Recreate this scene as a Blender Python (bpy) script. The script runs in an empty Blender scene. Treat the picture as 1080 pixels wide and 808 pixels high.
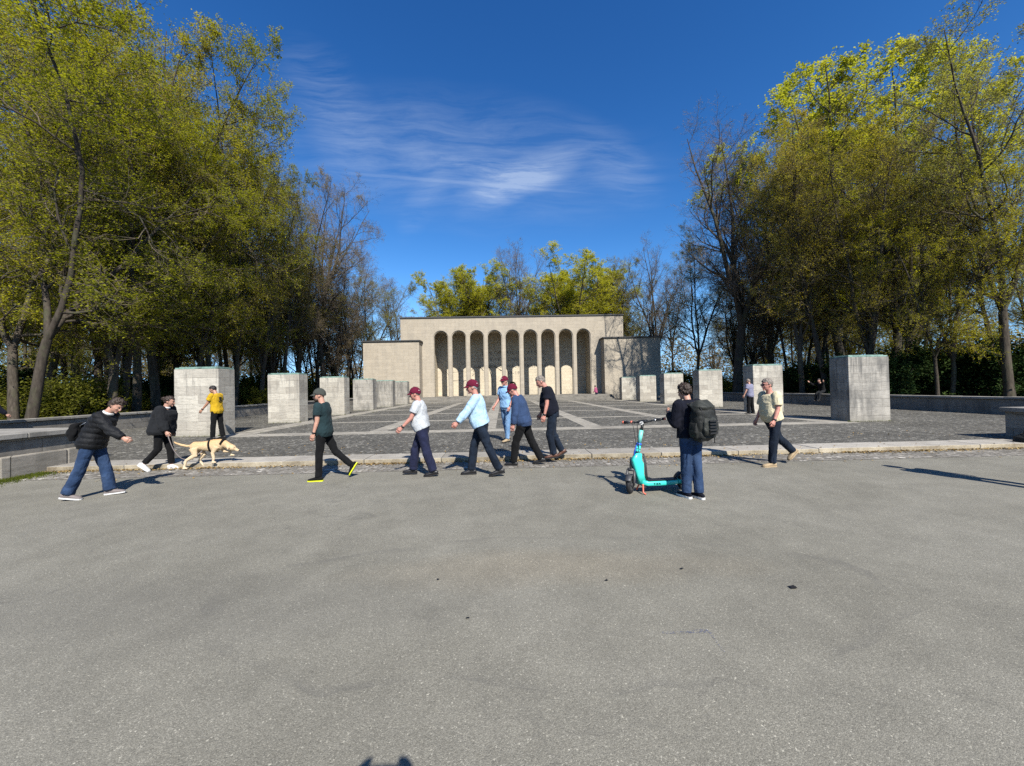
import bpy, bmesh, math, random
import numpy as np
from mathutils import Vector, Matrix, noise as mnoise
R = math.radians
C = bpy.context.scene.collection
scene = bpy.context.scene

# ------------------------------------------------------------------ camera
FPX = 400.0                       # focal length in photo pixels (photo is 1080 px wide)
CAM_H = 1.60
def cam_axes(yaw=math.atan(10/400), pitch=math.atan(5.7/400), roll=0.0198):
    f = Vector((math.sin(yaw)*math.cos(pitch), math.cos(yaw)*math.cos(pitch), math.sin(pitch)))
    r0 = Vector((math.cos(yaw), -math.sin(yaw), 0)); u0 = r0.cross(f)
    r = r0*math.cos(roll) - u0*math.sin(roll)
    u = u0*math.cos(roll) + r0*math.sin(roll)
    return r, u, f
CR, CU, CF = cam_axes()
cd = bpy.data.cameras.new('camera'); cd.sensor_width = 36.0; cd.lens = 36.0*FPX/1080
cd.clip_start = 0.02; cd.clip_end = 3000
camera = bpy.data.objects.new('camera', cd); C.objects.link(camera)
m = Matrix.Identity(4)
for i in range(3):
    m[i][0] = CR[i]; m[i][1] = CU[i]; m[i][2] = -CF[i]
m[2][3] = CAM_H
camera.matrix_world = m
scene.camera = camera
def at(px, py, z=0.0):            # where the photo's pixel meets the level z
    d = CF*FPX + CR*(px-540) + CU*(404-py)
    t = (z-CAM_H)/d.z
    return Vector((d.x*t, d.y*t, z))
def ray_at(px, Y):                # X on the ground line of depth Y
    d = CF*FPX + CR*(px-540)
    return d.x*Y/d.y

# ------------------------------------------------------------------ light
SUN_AZ, SUN_EL = 18.9, 42.8       # sun behind the camera, to the right
sun_dir = Vector((math.sin(R(SUN_AZ))*math.cos(R(SUN_EL)), -math.cos(R(SUN_AZ))*math.cos(R(SUN_EL)), math.sin(R(SUN_EL))))
sl = bpy.data.lights.new('sun', 'SUN'); sl.energy = 4.6; sl.angle = R(0.5); sl.color = (1.0, 0.955, 0.88)
sun = bpy.data.objects.new('sun', sl); C.objects.link(sun)
sun.rotation_euler = sun_dir.to_track_quat('Z', 'Y').to_euler()
sun.location = (20, -40, 40)

world = bpy.data.worlds.new('World'); scene.world = world; world.use_nodes = True
wt = world.node_tree; wn = wt.nodes; wl = wt.links
for n in list(wn): wn.remove(n)

class NB:                          # a small helper that wires nodes
    def __init__(s, tree): s.t = tree
    def node(s, typ, props=None, **inp):
        n = s.t.nodes.new(typ)
        for k, v in (props or {}).items(): setattr(n, k, v)
        for k, v in inp.items():
            key = int(k[1:]) if k[0] == 'i' and k[1:].isdigit() else k.replace('_', ' ')
            sock = n.inputs[key]
            if hasattr(v, 'is_linked') or isinstance(v, bpy.types.NodeSocket): s.t.links.new(v, sock)
            else: sock.default_value = v
        return n
    def m(s, op, a, b=0.0, c=0.0, clamp=False):
        n = s.node('ShaderNodeMath', {'operation': op, 'use_clamp': clamp}, i0=a, i1=b, i2=c)
        return n.outputs[0]
    def vm(s, op, a, b=(0, 0, 0)):
        n = s.node('ShaderNodeVectorMath', {'operation': op}, i0=a, i1=b); return n.outputs[0]
    def noise(s, vec, scale, detail=3.0, rough=0.55, dist=0.0):
        n = s.node('ShaderNodeTexNoise', None, Vector=vec, Scale=scale, Detail=detail, Roughness=rough, Distortion=dist)
        return n.outputs[0]
    def ramp(s, fac, stops, interp='LINEAR'):
        n = s.node('ShaderNodeValToRGB', None, Fac=fac); cr = n.color_ramp; cr.interpolation = interp
        while len(cr.elements) < len(stops): cr.elements.new(0.5)
        for e, (p, c) in zip(cr.elements, stops):
            e.position = p; e.color = (c, c, c, 1) if not hasattr(c, '__len__') else (*c[:3], 1)
        return n.outputs[0]
    def mix(s, fac, a, b, blend='MIX'):
        n = s.node('ShaderNodeMix', {'data_type': 'RGBA', 'blend_type': blend})
        for k, v in ((0, fac), (6, a), (7, b)):
            if isinstance(v, bpy.types.NodeSocket): s.t.links.new(v, n.inputs[k])
            elif k == 0: n.inputs[0].default_value = v
            else: n.inputs[k].default_value = (*v[:3], 1)
        return n.outputs[2]
    def sep(s, v): return s.node('ShaderNodeSeparateXYZ', None, Vector=v).outputs
    def comb(s, x, y, z): return s.node('ShaderNodeCombineXYZ', None, X=x, Y=y, Z=z).outputs[0]

w = NB(wt)
g0 = w.node('ShaderNodeTexCoord').outputs['Generated']
g0s = w.sep(g0)
sky = w.node('ShaderNodeTexSky', {'sky_type': 'NISHITA', 'sun_disc': False}, Vector=w.vm('NORMALIZE', w.comb(g0s[0], g0s[1], w.m('MAXIMUM', g0s[2], 0.13))))
sky.sun_elevation = R(SUN_EL); sky.sun_rotation = R(180 - SUN_AZ)
sky.altitude = 300; sky.air_density = 1.0; sky.dust_density = 0.25; sky.ozone_density = 2.4
hs = w.node('ShaderNodeHueSaturation', None, Hue=0.5, Saturation=1.18, Value=1.0, Color=sky.outputs[0])
sr = w.node('ShaderNodeSeparateColor', None, Color=hs.outputs[0]).outputs       # deep blue of a clear spring day
skyb = w.node('ShaderNodeCombineColor', None, Red=w.m('MULTIPLY', w.m('POWER', sr[0], 1.5), 0.52), Green=w.m('MULTIPLY', w.m('POWER', sr[1], 1.25), 0.70),
              Blue=w.m('MULTIPLY', w.m('POWER', sr[2], 1.12), 0.93)).outputs[0]
# thin cirrus, laid out by direction in the sky
g = w.node('ShaderNodeTexCoord').outputs['Generated']
gx, gy, gz = w.sep(g)[:3]
gys = w.m('MAXIMUM', gy, 0.05)
su = w.m('DIVIDE', gx, gys); sv = w.m('DIVIDE', gz, gys)
suv = w.comb(su, sv, 0.0)
warp = w.node('ShaderNodeTexNoise', None, Vector=suv, Scale=2.2, Detail=3.0).outputs[1]
suv2 = w.vm('ADD', suv, w.vm('MULTIPLY', w.vm('SUBTRACT', warp, (0.5, 0.5, 0.5)), (0.20, 0.14, 0)))
def blob(cx, cy, rx, ry, ang, pw=1.0, src=None):
    x, y = w.sep(src or suv2)[:2]
    x = w.m('SUBTRACT', x, cx); y = w.m('SUBTRACT', y, cy)
    ca, sa = math.cos(R(ang)), math.sin(R(ang))
    xr = w.m('DIVIDE', w.m('ADD', w.m('MULTIPLY', x, ca), w.m('MULTIPLY', y, sa)), rx)
    yr = w.m('DIVIDE', w.m('SUBTRACT', w.m('MULTIPLY', y, ca), w.m('MULTIPLY', x, sa)), ry)
    d = w.m('ADD', w.m('MULTIPLY', xr, xr), w.m('MULTIPLY', yr, yr))
    return w.m('POWER', w.m('SUBTRACT', 1.0, d, clamp=True), pw)
def fibre(ang, sx, sy, scale, lo, hi):
    mp = w.node('ShaderNodeMapping', None, Vector=suv2, Rotation=(0, 0, R(-ang)), Scale=(sx, sy, 1))
    return w.ramp(w.noise(mp.outputs[0], scale, 9.0, 0.68, 0.35), [(lo, 0.0), (hi, 1.0)])
f1 = fibre(-12, 1.0, 6.5, 3.4, 0.38, 0.72)
f2 = fibre(24, 1.0, 7.5, 3.6, 0.36, 0.70)
f3 = fibre(112, 1.0, 7.0, 3.4, 0.38, 0.70)
veil = w.m('MULTIPLY', blob(-0.13, 0.61, 0.68, 0.23, -6, 1.7), w.m('ADD', w.m('MULTIPLY', f1, 0.40), 0.06))
wis1 = w.m('MULTIPLY', blob(0.06, 0.555, 0.25, 0.075, 27, 2.0), w.m('ADD', w.m('MULTIPLY', f2, 1.1), 0.12))
wis2 = w.m('MULTIPLY', blob(0.02, 0.575, 0.20, 0.034, -9, 1.8), w.m('ADD', w.m('MULTIPLY', f1, 0.75), 0.12))
wis3 = w.m('MULTIPLY', blob(-0.44, 0.72, 0.30, 0.13, 112, 1.6), w.m('MULTIPLY', f3, 0.40))
wis4 = w.m('MULTIPLY', blob(-0.20, 0.49, 0.15, 0.045, 65, 1.6), w.m('MULTIPLY', f3, 0.30))
wis5 = w.m('MULTIPLY', blob(0.31, 0.60, 0.20, 0.09, -55, 1.7), w.m('MULTIPLY', f1, 0.28))
trail = w.m('MULTIPLY', blob(-0.10, 0.548, 0.36, 0.006, -5.2, 0.6, suv), 0.16)
cl = veil
for k in (wis1, wis2, wis3, wis4, wis5, trail): cl = w.m('ADD', cl, k)
cl = w.m('MULTIPLY', cl, w.ramp(gy, [(0.05, 0.0), (0.2, 1.0)]))
cl = w.m('MINIMUM', cl, 0.85)
skyc = w.mix(w.m('MULTIPLY', cl, 0.52), skyb, (4.6, 5.3, 6.3))
bg = w.node('ShaderNodeBackground', None, Color=skyc, Strength=0.075)
wo = w.node('ShaderNodeOutputWorld', None, Surface=bg.outputs[0])

vs = scene.view_settings
scene.display_settings.display_device = 'sRGB'
vs.view_transform = 'Standard'; vs.look = 'None'; vs.gamma = 1.0; vs.use_curve_mapping = False
vs.exposure = 1.12
cy = scene.cycles
cy.max_bounces = 9; cy.diffuse_bounces = 5; cy.glossy_bounces = 2; cy.transmission_bounces = 7
cy.transparent_max_bounces = 6; cy.caustics_reflective = False; cy.caustics_refractive = False
cy.use_denoising = False
cy.use_adaptive_sampling = True; cy.adaptive_threshold = 0.012

# ------------------------------------------------------------------ materials
ALB = 0.71                        # one factor on the base colours of mineral and made surfaces
def dk(c): return tuple(k*ALB for k in c)
def new_mat(name, rough=0.8, spec=0.3):
    mt = bpy.data.materials.new(name); mt.use_nodes = True
    b = mt.node_tree.nodes['Principled BSDF']
    b.inputs['Roughness'].default_value = rough
    b.inputs['Specular IOR Level'].default_value = spec
    nb = NB(mt.node_tree)
    return mt, nb, b
def set_col(nb, b, col):
    if isinstance(col, bpy.types.NodeSocket): nb.t.links.new(col, b.inputs['Base Color'])
    else: b.inputs['Base Color'].default_value = (*col[:3], 1)
def set_bump(nb, b, h, strength=0.3, dist=0.01):
    bp = nb.node('ShaderNodeBump', None, Strength=strength, Distance=dist, Height=h)
    nb.t.links.new(bp.outputs[0], b.inputs['Normal'])
def pos(nb): return nb.node('ShaderNodeNewGeometry').outputs['Position']
def objc(nb): return nb.node('ShaderNodeTexCoord').outputs['Object']

def plain(name, col, rough=0.6, spec=0.3, metal=0.0, var=0.12, scale=9.0, bump=0.0):
    col = dk(col)
    mt, nb, b = new_mat(name, rough, spec)
    b.inputs['Metallic'].default_value = metal
    n = nb.noise(objc(nb), scale, 4.0)
    lo = tuple(c*(1-var) for c in col); hi = tuple(min(1, c*(1+var)) for c in col)
    set_col(nb, b, nb.ramp(n, [(0.3, lo), (0.7, hi)]))
    if bump: set_bump(nb, b, nb.noise(objc(nb), scale*6, 3.0), bump, 0.004)
    return mt

def cloth(name, col, var=0.16, weave=340.0, rough=0.9, fade=None):
    col = dk(col); fade = dk(fade) if fade else None
    mt, nb, b = new_mat(name, rough, 0.15)
    o = objc(nb)
    n = nb.noise(o, 7.0, 4.0, 0.6)
    lo = tuple(c*(1-var) for c in col); hi = tuple(min(1, c*(1+var)) for c in col)
    c = nb.ramp(n, [(0.3, lo), (0.7, hi)])
    if fade:
        c = nb.mix(nb.ramp(nb.noise(o, 4.0, 2.0), [(0.45, 0.0), (0.68, 1.0)]), c, fade)
    set_col(nb, b, c)
    b.inputs['Sheen Weight'].default_value = 0.02
    h = nb.m('ADD', nb.m('MULTIPLY', nb.noise(o, weave, 1.0), 0.12), nb.noise(nb.vm('MULTIPLY', o, (1, 1, 0.7)), 13.0, 4.0, 0.62, 0.8))
    set_bump(nb, b, h, 0.75, 0.02)
    return mt

def stone_mat(name, c1, c2, mort, bw, bh, stain=0.5, dark=(0.10, 0.095, 0.085), seed=0.0, mortar=0.006, per_object=False, runs=0.0, soft=1.0):
    c1, c2, mort, dark = dk(c1), dk(c2), dk(mort), dk(dark)
    mt, nb, b = new_mat(name, 0.88, 0.2)
    P = pos(nb)
    rnd = nb.node('ShaderNodeObjectInfo').outputs['Random']
    x, y, z = nb.sep(P)[:3]
    uv = nb.comb(nb.m('ADD', x, nb.m('MULTIPLY', y, 1.0)), z, 0.0)
    if per_object:
        uv = nb.vm('ADD', uv, nb.comb(nb.m('MULTIPLY', rnd, 17.0), 0.0, 0.0))
    br = nb.node('ShaderNodeTexBrick', {'offset': 0.43, 'squash': 1.0}, Vector=uv, Scale=1.0, Mortar_Size=mortar, Mortar_Smooth=0.3,
                 Bias=0.0, Brick_Width=bw, Row_Height=bh, Color1=(*c1, 1), Color2=(*c2, 1), Mortar=(*mort, 1))
    P2 = nb.vm('ADD', P, nb.comb(nb.m('MULTIPLY', rnd, 40.0 if per_object else 0.0), seed, 0.0))
    fine = nb.noise(nb.vm('MULTIPLY', P2, (0.7, 0.7, 3.4)), 5.0, 6.0, 0.72)
    pit = nb.noise(nb.vm('MULTIPLY', P2, (1, 1, 3.0)), 26.0, 4.0, 0.65)
    c = nb.mix(soft, br.outputs[0], nb.ramp(fine, [(0.30, 0.66), (0.50, 1.0), (0.72, 1.16)]), 'MULTIPLY')
    c = nb.mix(soft, c, nb.ramp(pit, [(0.30, 0.62), (0.44, 1.0)]), 'MULTIPLY')
    # rain streaks and grey weathering
    st = nb.noise(nb.vm('MULTIPLY', P2, (1.0, 1.0, 0.22)), 1.7, 5.0, 0.65, 0.4)
    big = nb.noise(P2, 0.55, 4.0, 0.6)
    k = nb.m('MULTIPLY', nb.ramp(st, [(0.42, 0.0), (0.60, 1.0)]), nb.ramp(big, [(0.36, 0.15), (0.58, 1.0)]))
    c = nb.mix(nb.m('MULTIPLY', k, stain), c, dark)
    if runs:                       # dark run-off streaks below the cap, dirt splashed up at the foot
        zz = nb.sep(nb.node('ShaderNodeTexCoord').outputs['Object'])[2]
        rn = nb.noise(nb.vm('MULTIPLY', P2, (1, 1, 0.10)), 6.5, 4.0, 0.7)
        kk = nb.m('MULTIPLY', nb.ramp(rn, [(0.50, 0.0), (0.66, 1.0)]), nb.ramp(nb.m('ADD', nb.m('DIVIDE', zz, 2.6), nb.m('MULTIPLY', nb.noise(P2, 2.0, 3.0), 0.5)), [(0.62, 0.0), (1.15, 1.0)]))
        c = nb.mix(nb.m('MULTIPLY', kk, runs), c, dark)
        ft = nb.ramp(nb.m('ADD', zz, nb.m('MULTIPLY', nb.noise(P2, 5.0, 4.0, 0.7), 0.5)), [(0.22, 1.0), (0.50, 0.0)])
        c = nb.mix(nb.m('MULTIPLY', ft, 0.45), c, dk((0.20, 0.19, 0.155)))
    set_col(nb, b, c)
    h = nb.m('ADD', nb.m('MULTIPLY', br.outputs[1], -1.2), nb.m('ADD', nb.m('MULTIPLY', fine, 0.5), nb.m('MULTIPLY', pit, 0.35)))
    set_bump(nb, b, h, 0.55, 0.012)
    return mt

M = {}
M['hall_stone'] = stone_mat('hall_limestone', (0.46, 0.402, 0.315), (0.415, 0.362, 0.283), (0.34, 0.30, 0.235), 1.05, 0.42, 0.30, (0.26, 0.235, 0.20), soft=0.55)
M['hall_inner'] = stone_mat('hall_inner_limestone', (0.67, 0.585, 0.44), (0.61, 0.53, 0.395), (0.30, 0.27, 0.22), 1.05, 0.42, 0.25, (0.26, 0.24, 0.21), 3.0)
M['pylon_stone'] = stone_mat('pylon_travertine', (0.56, 0.52, 0.435), (0.39, 0.355, 0.295), (0.36, 0.325, 0.265), 0.74, 0.315, 0.34, (0.22, 0.205, 0.18), 5.0, 0.005, True, 0.75)
M['pylon_grey'] = stone_mat('pylon_weathered_travertine', (0.44, 0.41, 0.355), (0.35, 0.325, 0.28), (0.22, 0.20, 0.17), 0.74, 0.315, 0.85, (0.13, 0.125, 0.115), 9.0, 0.005, True, 0.9)
M['wall_stone'] = stone_mat('boundary_wall_stone', (0.30, 0.275, 0.235), (0.24, 0.22, 0.19), (0.12, 0.11, 0.095), 1.5, 0.36, 0.6, (0.10, 0.095, 0.085), 2.0)
M['plinth_stone'] = stone_mat('plinth_stone', (0.36, 0.325, 0.27), (0.29, 0.265, 0.225), (0.10, 0.095, 0.08), 1.4, 1.0, 0.6, (0.13, 0.12, 0.10), 7.0, 0.012)
M['cap_stone'] = stone_mat('coping_stone', (0.36, 0.34, 0.30), (0.30, 0.28, 0.25), (0.12, 0.11, 0.10), 1.9, 3.0, 0.6, (0.12, 0.115, 0.10), 11.0, 0.01)
M['step_stone'] = stone_mat('step_stone', (0.27, 0.25, 0.215), (0.21, 0.195, 0.17), (0.10, 0.095, 0.085), 1.6, 0.15, 0.6, (0.09, 0.085, 0.075), 4.0)
M['roof'] = plain('roof_sheet', (0.055, 0.055, 0.055), 0.6)

def patina():
    mt, nb, b = new_mat('copper_patina', 0.62, 0.4)
    n = nb.noise(pos(nb), 5.0, 5.0, 0.65)
    set_col(nb, b, nb.ramp(n, [(0.32, dk((0.07, 0.10, 0.085))), (0.52, dk((0.20, 0.32, 0.27))), (0.75, dk((0.32, 0.45, 0.385)))]))
    return mt
M['patina'] = patina()

def asphalt():
    mt, nb, b = new_mat('asphalt', 0.86, 0.25)
    P = pos(nb)
    big = nb.noise(P, 0.45, 4.0, 0.55, 0.4)
    mid = nb.noise(P, 2.6, 4.0, 0.6)
    base = nb.ramp(big, [(0.30, dk((0.190, 0.179, 0.145))), (0.50, dk((0.220, 0.208, 0.170))), (0.72, dk((0.243, 0.230, 0.190)))])
    base = nb.mix(1.0, base, nb.ramp(mid, [(0.3, 0.88), (0.7, 1.09)]), 'MULTIPLY')
    # aggregate: every stone its own tone
    v1 = nb.node('ShaderNodeTexVoronoi', {'feature': 'F1'}, Vector=P, Scale=225.0, Randomness=1.0)
    g1 = nb.sep(v1.outputs['Color'])[0]
    v2 = nb.node('ShaderNodeTexVoronoi', {'feature': 'F1'}, Vector=nb.vm('ADD', P, (3.3, 1.7, 0)), Scale=140.0, Randomness=1.0)
    g2 = nb.sep(v2.outputs['Color'])[1]
    base = nb.mix(1.0, base, nb.ramp(g1, [(0.0, 0.74), (0.35, 0.92), (0.75, 1.07), (0.93, 1.22), (1.0, 1.55)]), 'MULTIPLY')
    base = nb.mix(1.0, base, nb.ramp(g2, [(0.0, 0.84), (0.5, 1.01), (0.955, 1.05), (0.985, 1.4), (1.0, 1.9)]), 'MULTIPLY')
    # a worn, slightly dished and reddish area in the middle with its dark rim
    x, y = nb.sep(nb.vm('ADD', P, nb.vm('MULTIPLY', nb.node('ShaderNodeTexNoise', None, Vector=P, Scale=1.1, Detail=4.0).outputs[1], (1.1, 0.5, 0))))[:2]
    def ell(cx, cy_, rx, ry):
        a = nb.m('DIVIDE', nb.m('SUBTRACT', x, cx), rx); c = nb.m('DIVIDE', nb.m('SUBTRACT', y, cy_), ry)
        return nb.m('ADD', nb.m('MULTIPLY', a, a), nb.m('MULTIPLY', c, c))
    e = ell(1.0, 3.65, 1.9, 0.42)
    base = nb.mix(nb.m('MULTIPLY', nb.m('SUBTRACT', 1.0, e, clamp=True), 0.32), base, nb.mix(1.0, base, (1.16, 1.02, 0.86), 'MULTIPLY'))
    e2 = ell(0.9, 3.3, 2.7, 1.05)
    rim = nb.ramp(e2, [(0.86, 0.0), (0.97, 1.0), (1.0, 1.0), (1.13, 0.0)])
    rim = nb.m('MULTIPLY', rim, nb.ramp(nb.noise(P, 1.7, 3.0), [(0.42, 0.0), (0.6, 1.0)]))
    base = nb.mix(nb.m('MULTIPLY', rim, 0.30), base, (0.075, 0.072, 0.066))
    e3 = ell(-2.6, 3.2, 3.6, 0.65)
    base = nb.mix(nb.m('MULTIPLY', nb.m('SUBTRACT', 1.0, e3, clamp=True), 0.22), base, (0.085, 0.082, 0.075))
    # fine hairline cracks
    vc = nb.node('ShaderNodeTexVoronoi', {'feature': 'DISTANCE_TO_EDGE'}, Vector=nb.vm('ADD', P, nb.vm('MULTIPLY', nb.node('ShaderNodeTexNoise', None, Vector=P, Scale=1.6, Detail=6.0).outputs[1], (1.2, 1.2, 0))), Scale=0.28)
    ck = nb.ramp(vc.outputs['Distance'], [(0.0, 1.0), (0.0035, 0.0)])
    ck = nb.m('MULTIPLY', ck, nb.ramp(nb.noise(P, 0.5, 2.0), [(0.44, 0.0), (0.56, 0.8)]))
    base = nb.mix(nb.m('MULTIPLY', ck, 0.34), base, (0.05, 0.048, 0.045))
    # small dark spots (old gum)
    vg = nb.node('ShaderNodeTexVoronoi', {'feature': 'F1'}, Vector=P, Scale=1.15)
    gum = nb.m('MULTIPLY', nb.ramp(vg.outputs['Distance'], [(0.012, 1.0), (0.022, 0.0)]), nb.ramp(nb.sep(vg.outputs['Color'])[2], [(0.6, 0.0), (0.62, 1.0)]))
    base = nb.mix(nb.m('MULTIPLY', gum, 0.55), base, (0.03, 0.03, 0.03))
    set_col(nb, b, base)
    set_bump(nb, b, nb.m('ADD', nb.m('MULTIPLY', v1.outputs['Distance'], -1.0), nb.m('MULTIPLY', v2.outputs['Distance'], -0.8)), 0.35, 0.005)
    return mt
M['asphalt'] = asphalt()

def setts(name, lo, hi, gap, scale, jx=1.0, spark=1.5):
    lo, hi, gap = dk(lo), dk(hi), dk(gap)
    mt, nb, b = new_mat(name, 0.8, 0.3)
    P = pos(nb)
    v = nb.node('ShaderNodeTexVoronoi', {'feature': 'F1'}, Vector=nb.vm('MULTIPLY', P, (jx, 1, 1)), Scale=scale, Randomness=0.55)
    ve = nb.node('ShaderNodeTexVoronoi', {'feature': 'DISTANCE_TO_EDGE'}, Vector=nb.vm('MULTIPLY', P, (jx, 1, 1)), Scale=scale, Randomness=0.55)
    r = nb.sep(v.outputs['Color'])[0]
    c = nb.ramp(r, [(0.0, lo), (0.8, hi), (0.95, tuple(h*spark for h in hi)), (1.0, tuple(h*spark*1.6 for h in hi))])
    c = nb.mix(1.0, c, nb.ramp(nb.noise(P, 45.0, 3.0), [(0.3, 0.75), (0.7, 1.2)]), 'MULTIPLY')
    c = nb.mix(1.0, c, nb.ramp(nb.noise(P, 0.45, 4.0, 0.6), [(0.3, 0.72), (0.7, 1.22)]), 'MULTIPLY')
    c = nb.mix(1.0, c, nb.ramp(nb.noise(P, 3.2, 5.0, 0.7), [(0.3, 0.78), (0.7, 1.2)]), 'MULTIPLY')
    e = nb.ramp(ve.outputs['Distance'], [(0.03, 1.0), (0.13, 0.0)])
    c = nb.mix(nb.m('MULTIPLY', e, 0.75), c, gap)
    set_col(nb, b, c)
    set_bump(nb, b, nb.ramp(ve.outputs['Distance'], [(0.0, 0.0), (0.22, 1.0)]), 0.6, 0.018)
    return mt
M['setts'] = setts('basalt_setts', (0.080, 0.076, 0.065), (0.155, 0.147, 0.126), (0.066, 0.060, 0.048), 14.0, 1.0, 1.7)
M['gutter'] = setts('granite_gutter_setts', (0.17, 0.16, 0.14), (0.30, 0.28, 0.245), (0.12, 0.10, 0.07), 9.5, 1.0, 1.3)
M['band'] = stone_mat('paving_band_slabs', (0.40, 0.37, 0.31), (0.32, 0.295, 0.25), (0.13, 0.12, 0.10), 1.1, 50.0, 0.5, (0.14, 0.13, 0.115), 13.0, 0.012)
def kerbm():
    mt, nb, b = new_mat('kerb_granite', 0.82, 0.25)
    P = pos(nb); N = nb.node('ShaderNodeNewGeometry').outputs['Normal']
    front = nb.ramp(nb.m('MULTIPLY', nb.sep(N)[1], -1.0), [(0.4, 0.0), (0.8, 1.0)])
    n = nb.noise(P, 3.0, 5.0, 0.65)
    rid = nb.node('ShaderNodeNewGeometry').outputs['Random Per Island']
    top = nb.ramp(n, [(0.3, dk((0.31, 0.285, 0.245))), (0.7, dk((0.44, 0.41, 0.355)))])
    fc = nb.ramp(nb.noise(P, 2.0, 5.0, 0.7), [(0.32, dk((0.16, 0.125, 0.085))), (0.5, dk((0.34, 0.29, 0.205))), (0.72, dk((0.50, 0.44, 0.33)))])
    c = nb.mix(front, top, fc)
    c = nb.mix(1.0, c, nb.ramp(rid, [(0.0, 0.74), (1.0, 1.14)]), 'MULTIPLY')
    c = nb.mix(1.0, c, nb.ramp(nb.noise(P, 60.0, 2.0), [(0.3, 0.8), (0.7, 1.15)]), 'MULTIPLY')
    set_col(nb, b, c); set_bump(nb, b, nb.noise(P, 40.0, 4.0), 0.4, 0.006)
    return mt
M['kerb'] = kerbm()
def groundm():
    mt, nb, b = new_mat('woodland_floor', 0.95, 0.1)
    P = pos(nb)
    c = nb.ramp(nb.noise(P, 0.5, 5.0, 0.65), [(0.35, (0.060, 0.045, 0.026)), (0.5, (0.075, 0.062, 0.034)), (0.62, (0.048, 0.060, 0.022)), (0.75, (0.06, 0.078, 0.024))])
    c = nb.mix(1.0, c, nb.ramp(nb.noise(P, 14.0, 4.0, 0.7), [(0.3, 0.55), (0.7, 1.45)]), 'MULTIPLY')
    set_col(nb, b, c); set_bump(nb, b, nb.noise(P, 9.0, 5.0), 0.8, 0.06)
    return mt
M['ground'] = groundm()

def barkm(name, lo, hi):
    mt, nb, b = new_mat(name, 0.9, 0.15)
    o = objc(nb)
    n = nb.noise(nb.vm('MULTIPLY', o, (1, 1, 0.25)), 9.0, 5.0, 0.65)
    c = nb.ramp(n, [(0.3, lo), (0.7, hi)])
    c = nb.mix(nb.ramp(nb.noise(o, 1.6, 4.0, 0.6), [(0.5, 0.0), (0.68, 0.5)]), c, (0.06, 0.07, 0.032))
    set_col(nb, b, c); set_bump(nb, b, n, 0.7, 0.03)
    return mt
M['bark'] = barkm('bark_grey', (0.026, 0.021, 0.016), (0.085, 0.070, 0.053))
M['bark_dark'] = barkm('bark_dark', (0.022, 0.018, 0.014), (0.065, 0.053, 0.041))

M['twig'] = barkm('twig_brown', (0.060, 0.046, 0.032), (0.14, 0.112, 0.080))
M['twig_grey'] = barkm('twig_purple_grey', (0.075, 0.060, 0.050), (0.16, 0.132, 0.112))

def leafm(name, cols, trans=0.50):
    mt = bpy.data.materials.new(name); mt.use_nodes = True
    nb = NB(mt.node_tree); t = mt.node_tree
    t.nodes.remove(t.nodes['Principled BSDF'])
    ge = nb.node('ShaderNodeNewGeometry'); oi = nb.node('ShaderNodeObjectInfo').outputs['Random']
    clump = nb.noise(objc(nb), 0.55, 3.0, 0.6)
    f = nb.m('ADD', nb.m('MULTIPLY', ge.outputs['Random Per Island'], 0.45), nb.m('MULTIPLY', nb.ramp(clump, [(0.3, 0.0), (0.7, 1.0)]), 0.55))
    n = len(cols)
    c = nb.ramp(f, [(0.08 + 0.84*i/(n-1), k) for i, k in enumerate(cols)])
    c = nb.mix(1.0, c, nb.ramp(oi, [(0.0, (0.82, 0.84, 0.80)), (0.5, (1.0, 1.0, 1.0)), (1.0, (1.2, 1.10, 0.95))]), 'MULTIPLY')
    d = nb.node('ShaderNodeBsdfDiffuse', None, Color=c)
    tr = nb.node('ShaderNodeBsdfTranslucent', None, Color=nb.mix(1.0, c, (1.3, 1.3, 0.55), 'MULTIPLY'))
    mx = nb.node('ShaderNodeMixShader', None, i0=trans, i1=d.outputs[0], i2=tr.outputs[0])
    nb.t.links.new(mx.outputs[0], t.nodes['Material Output'].inputs[0])
    return mt
M['leaf_green'] = leafm('leaf_spring_green', [(0.126, 0.140, 0.018), (0.240, 0.242, 0.024), (0.370, 0.350, 0.034)])
M['leaf_olive'] = leafm('leaf_olive', [(0.160, 0.138, 0.032), (0.272, 0.240, 0.042), (0.370, 0.325, 0.056)])
M['leaf_yellow'] = leafm('leaf_bright_yellow_green', [(0.19, 0.21, 0.030), (0.31, 0.325, 0.045), (0.42, 0.415, 0.065)])
M['leaf_bud'] = leafm('leaf_brown_buds', [(0.132, 0.101, 0.067), (0.201, 0.159, 0.090), (0.253, 0.213, 0.086)])
M['leaf_pale'] = leafm('leaf_pale_green', [(0.165, 0.165, 0.05), (0.25, 0.245, 0.075), (0.32, 0.31, 0.10)])
M['leaf_ever'] = leafm('leaf_evergreen', [(0.014, 0.026, 0.010), (0.024, 0.042, 0.014), (0.045, 0.070, 0.022)], 0.12)
M['leaf_shrub'] = leafm('leaf_shrub', [(0.065, 0.072, 0.016), (0.12, 0.125, 0.022), (0.18, 0.17, 0.034)])
M['leaf_dead'] = leafm('leaf_dry_litter', [(0.10, 0.065, 0.03), (0.22, 0.15, 0.065), (0.36, 0.27, 0.13)], 0.1)
M['grass'] = leafm('grass_blades', [(0.05, 0.07, 0.015), (0.09, 0.115, 0.02), (0.14, 0.15, 0.04)])

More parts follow.
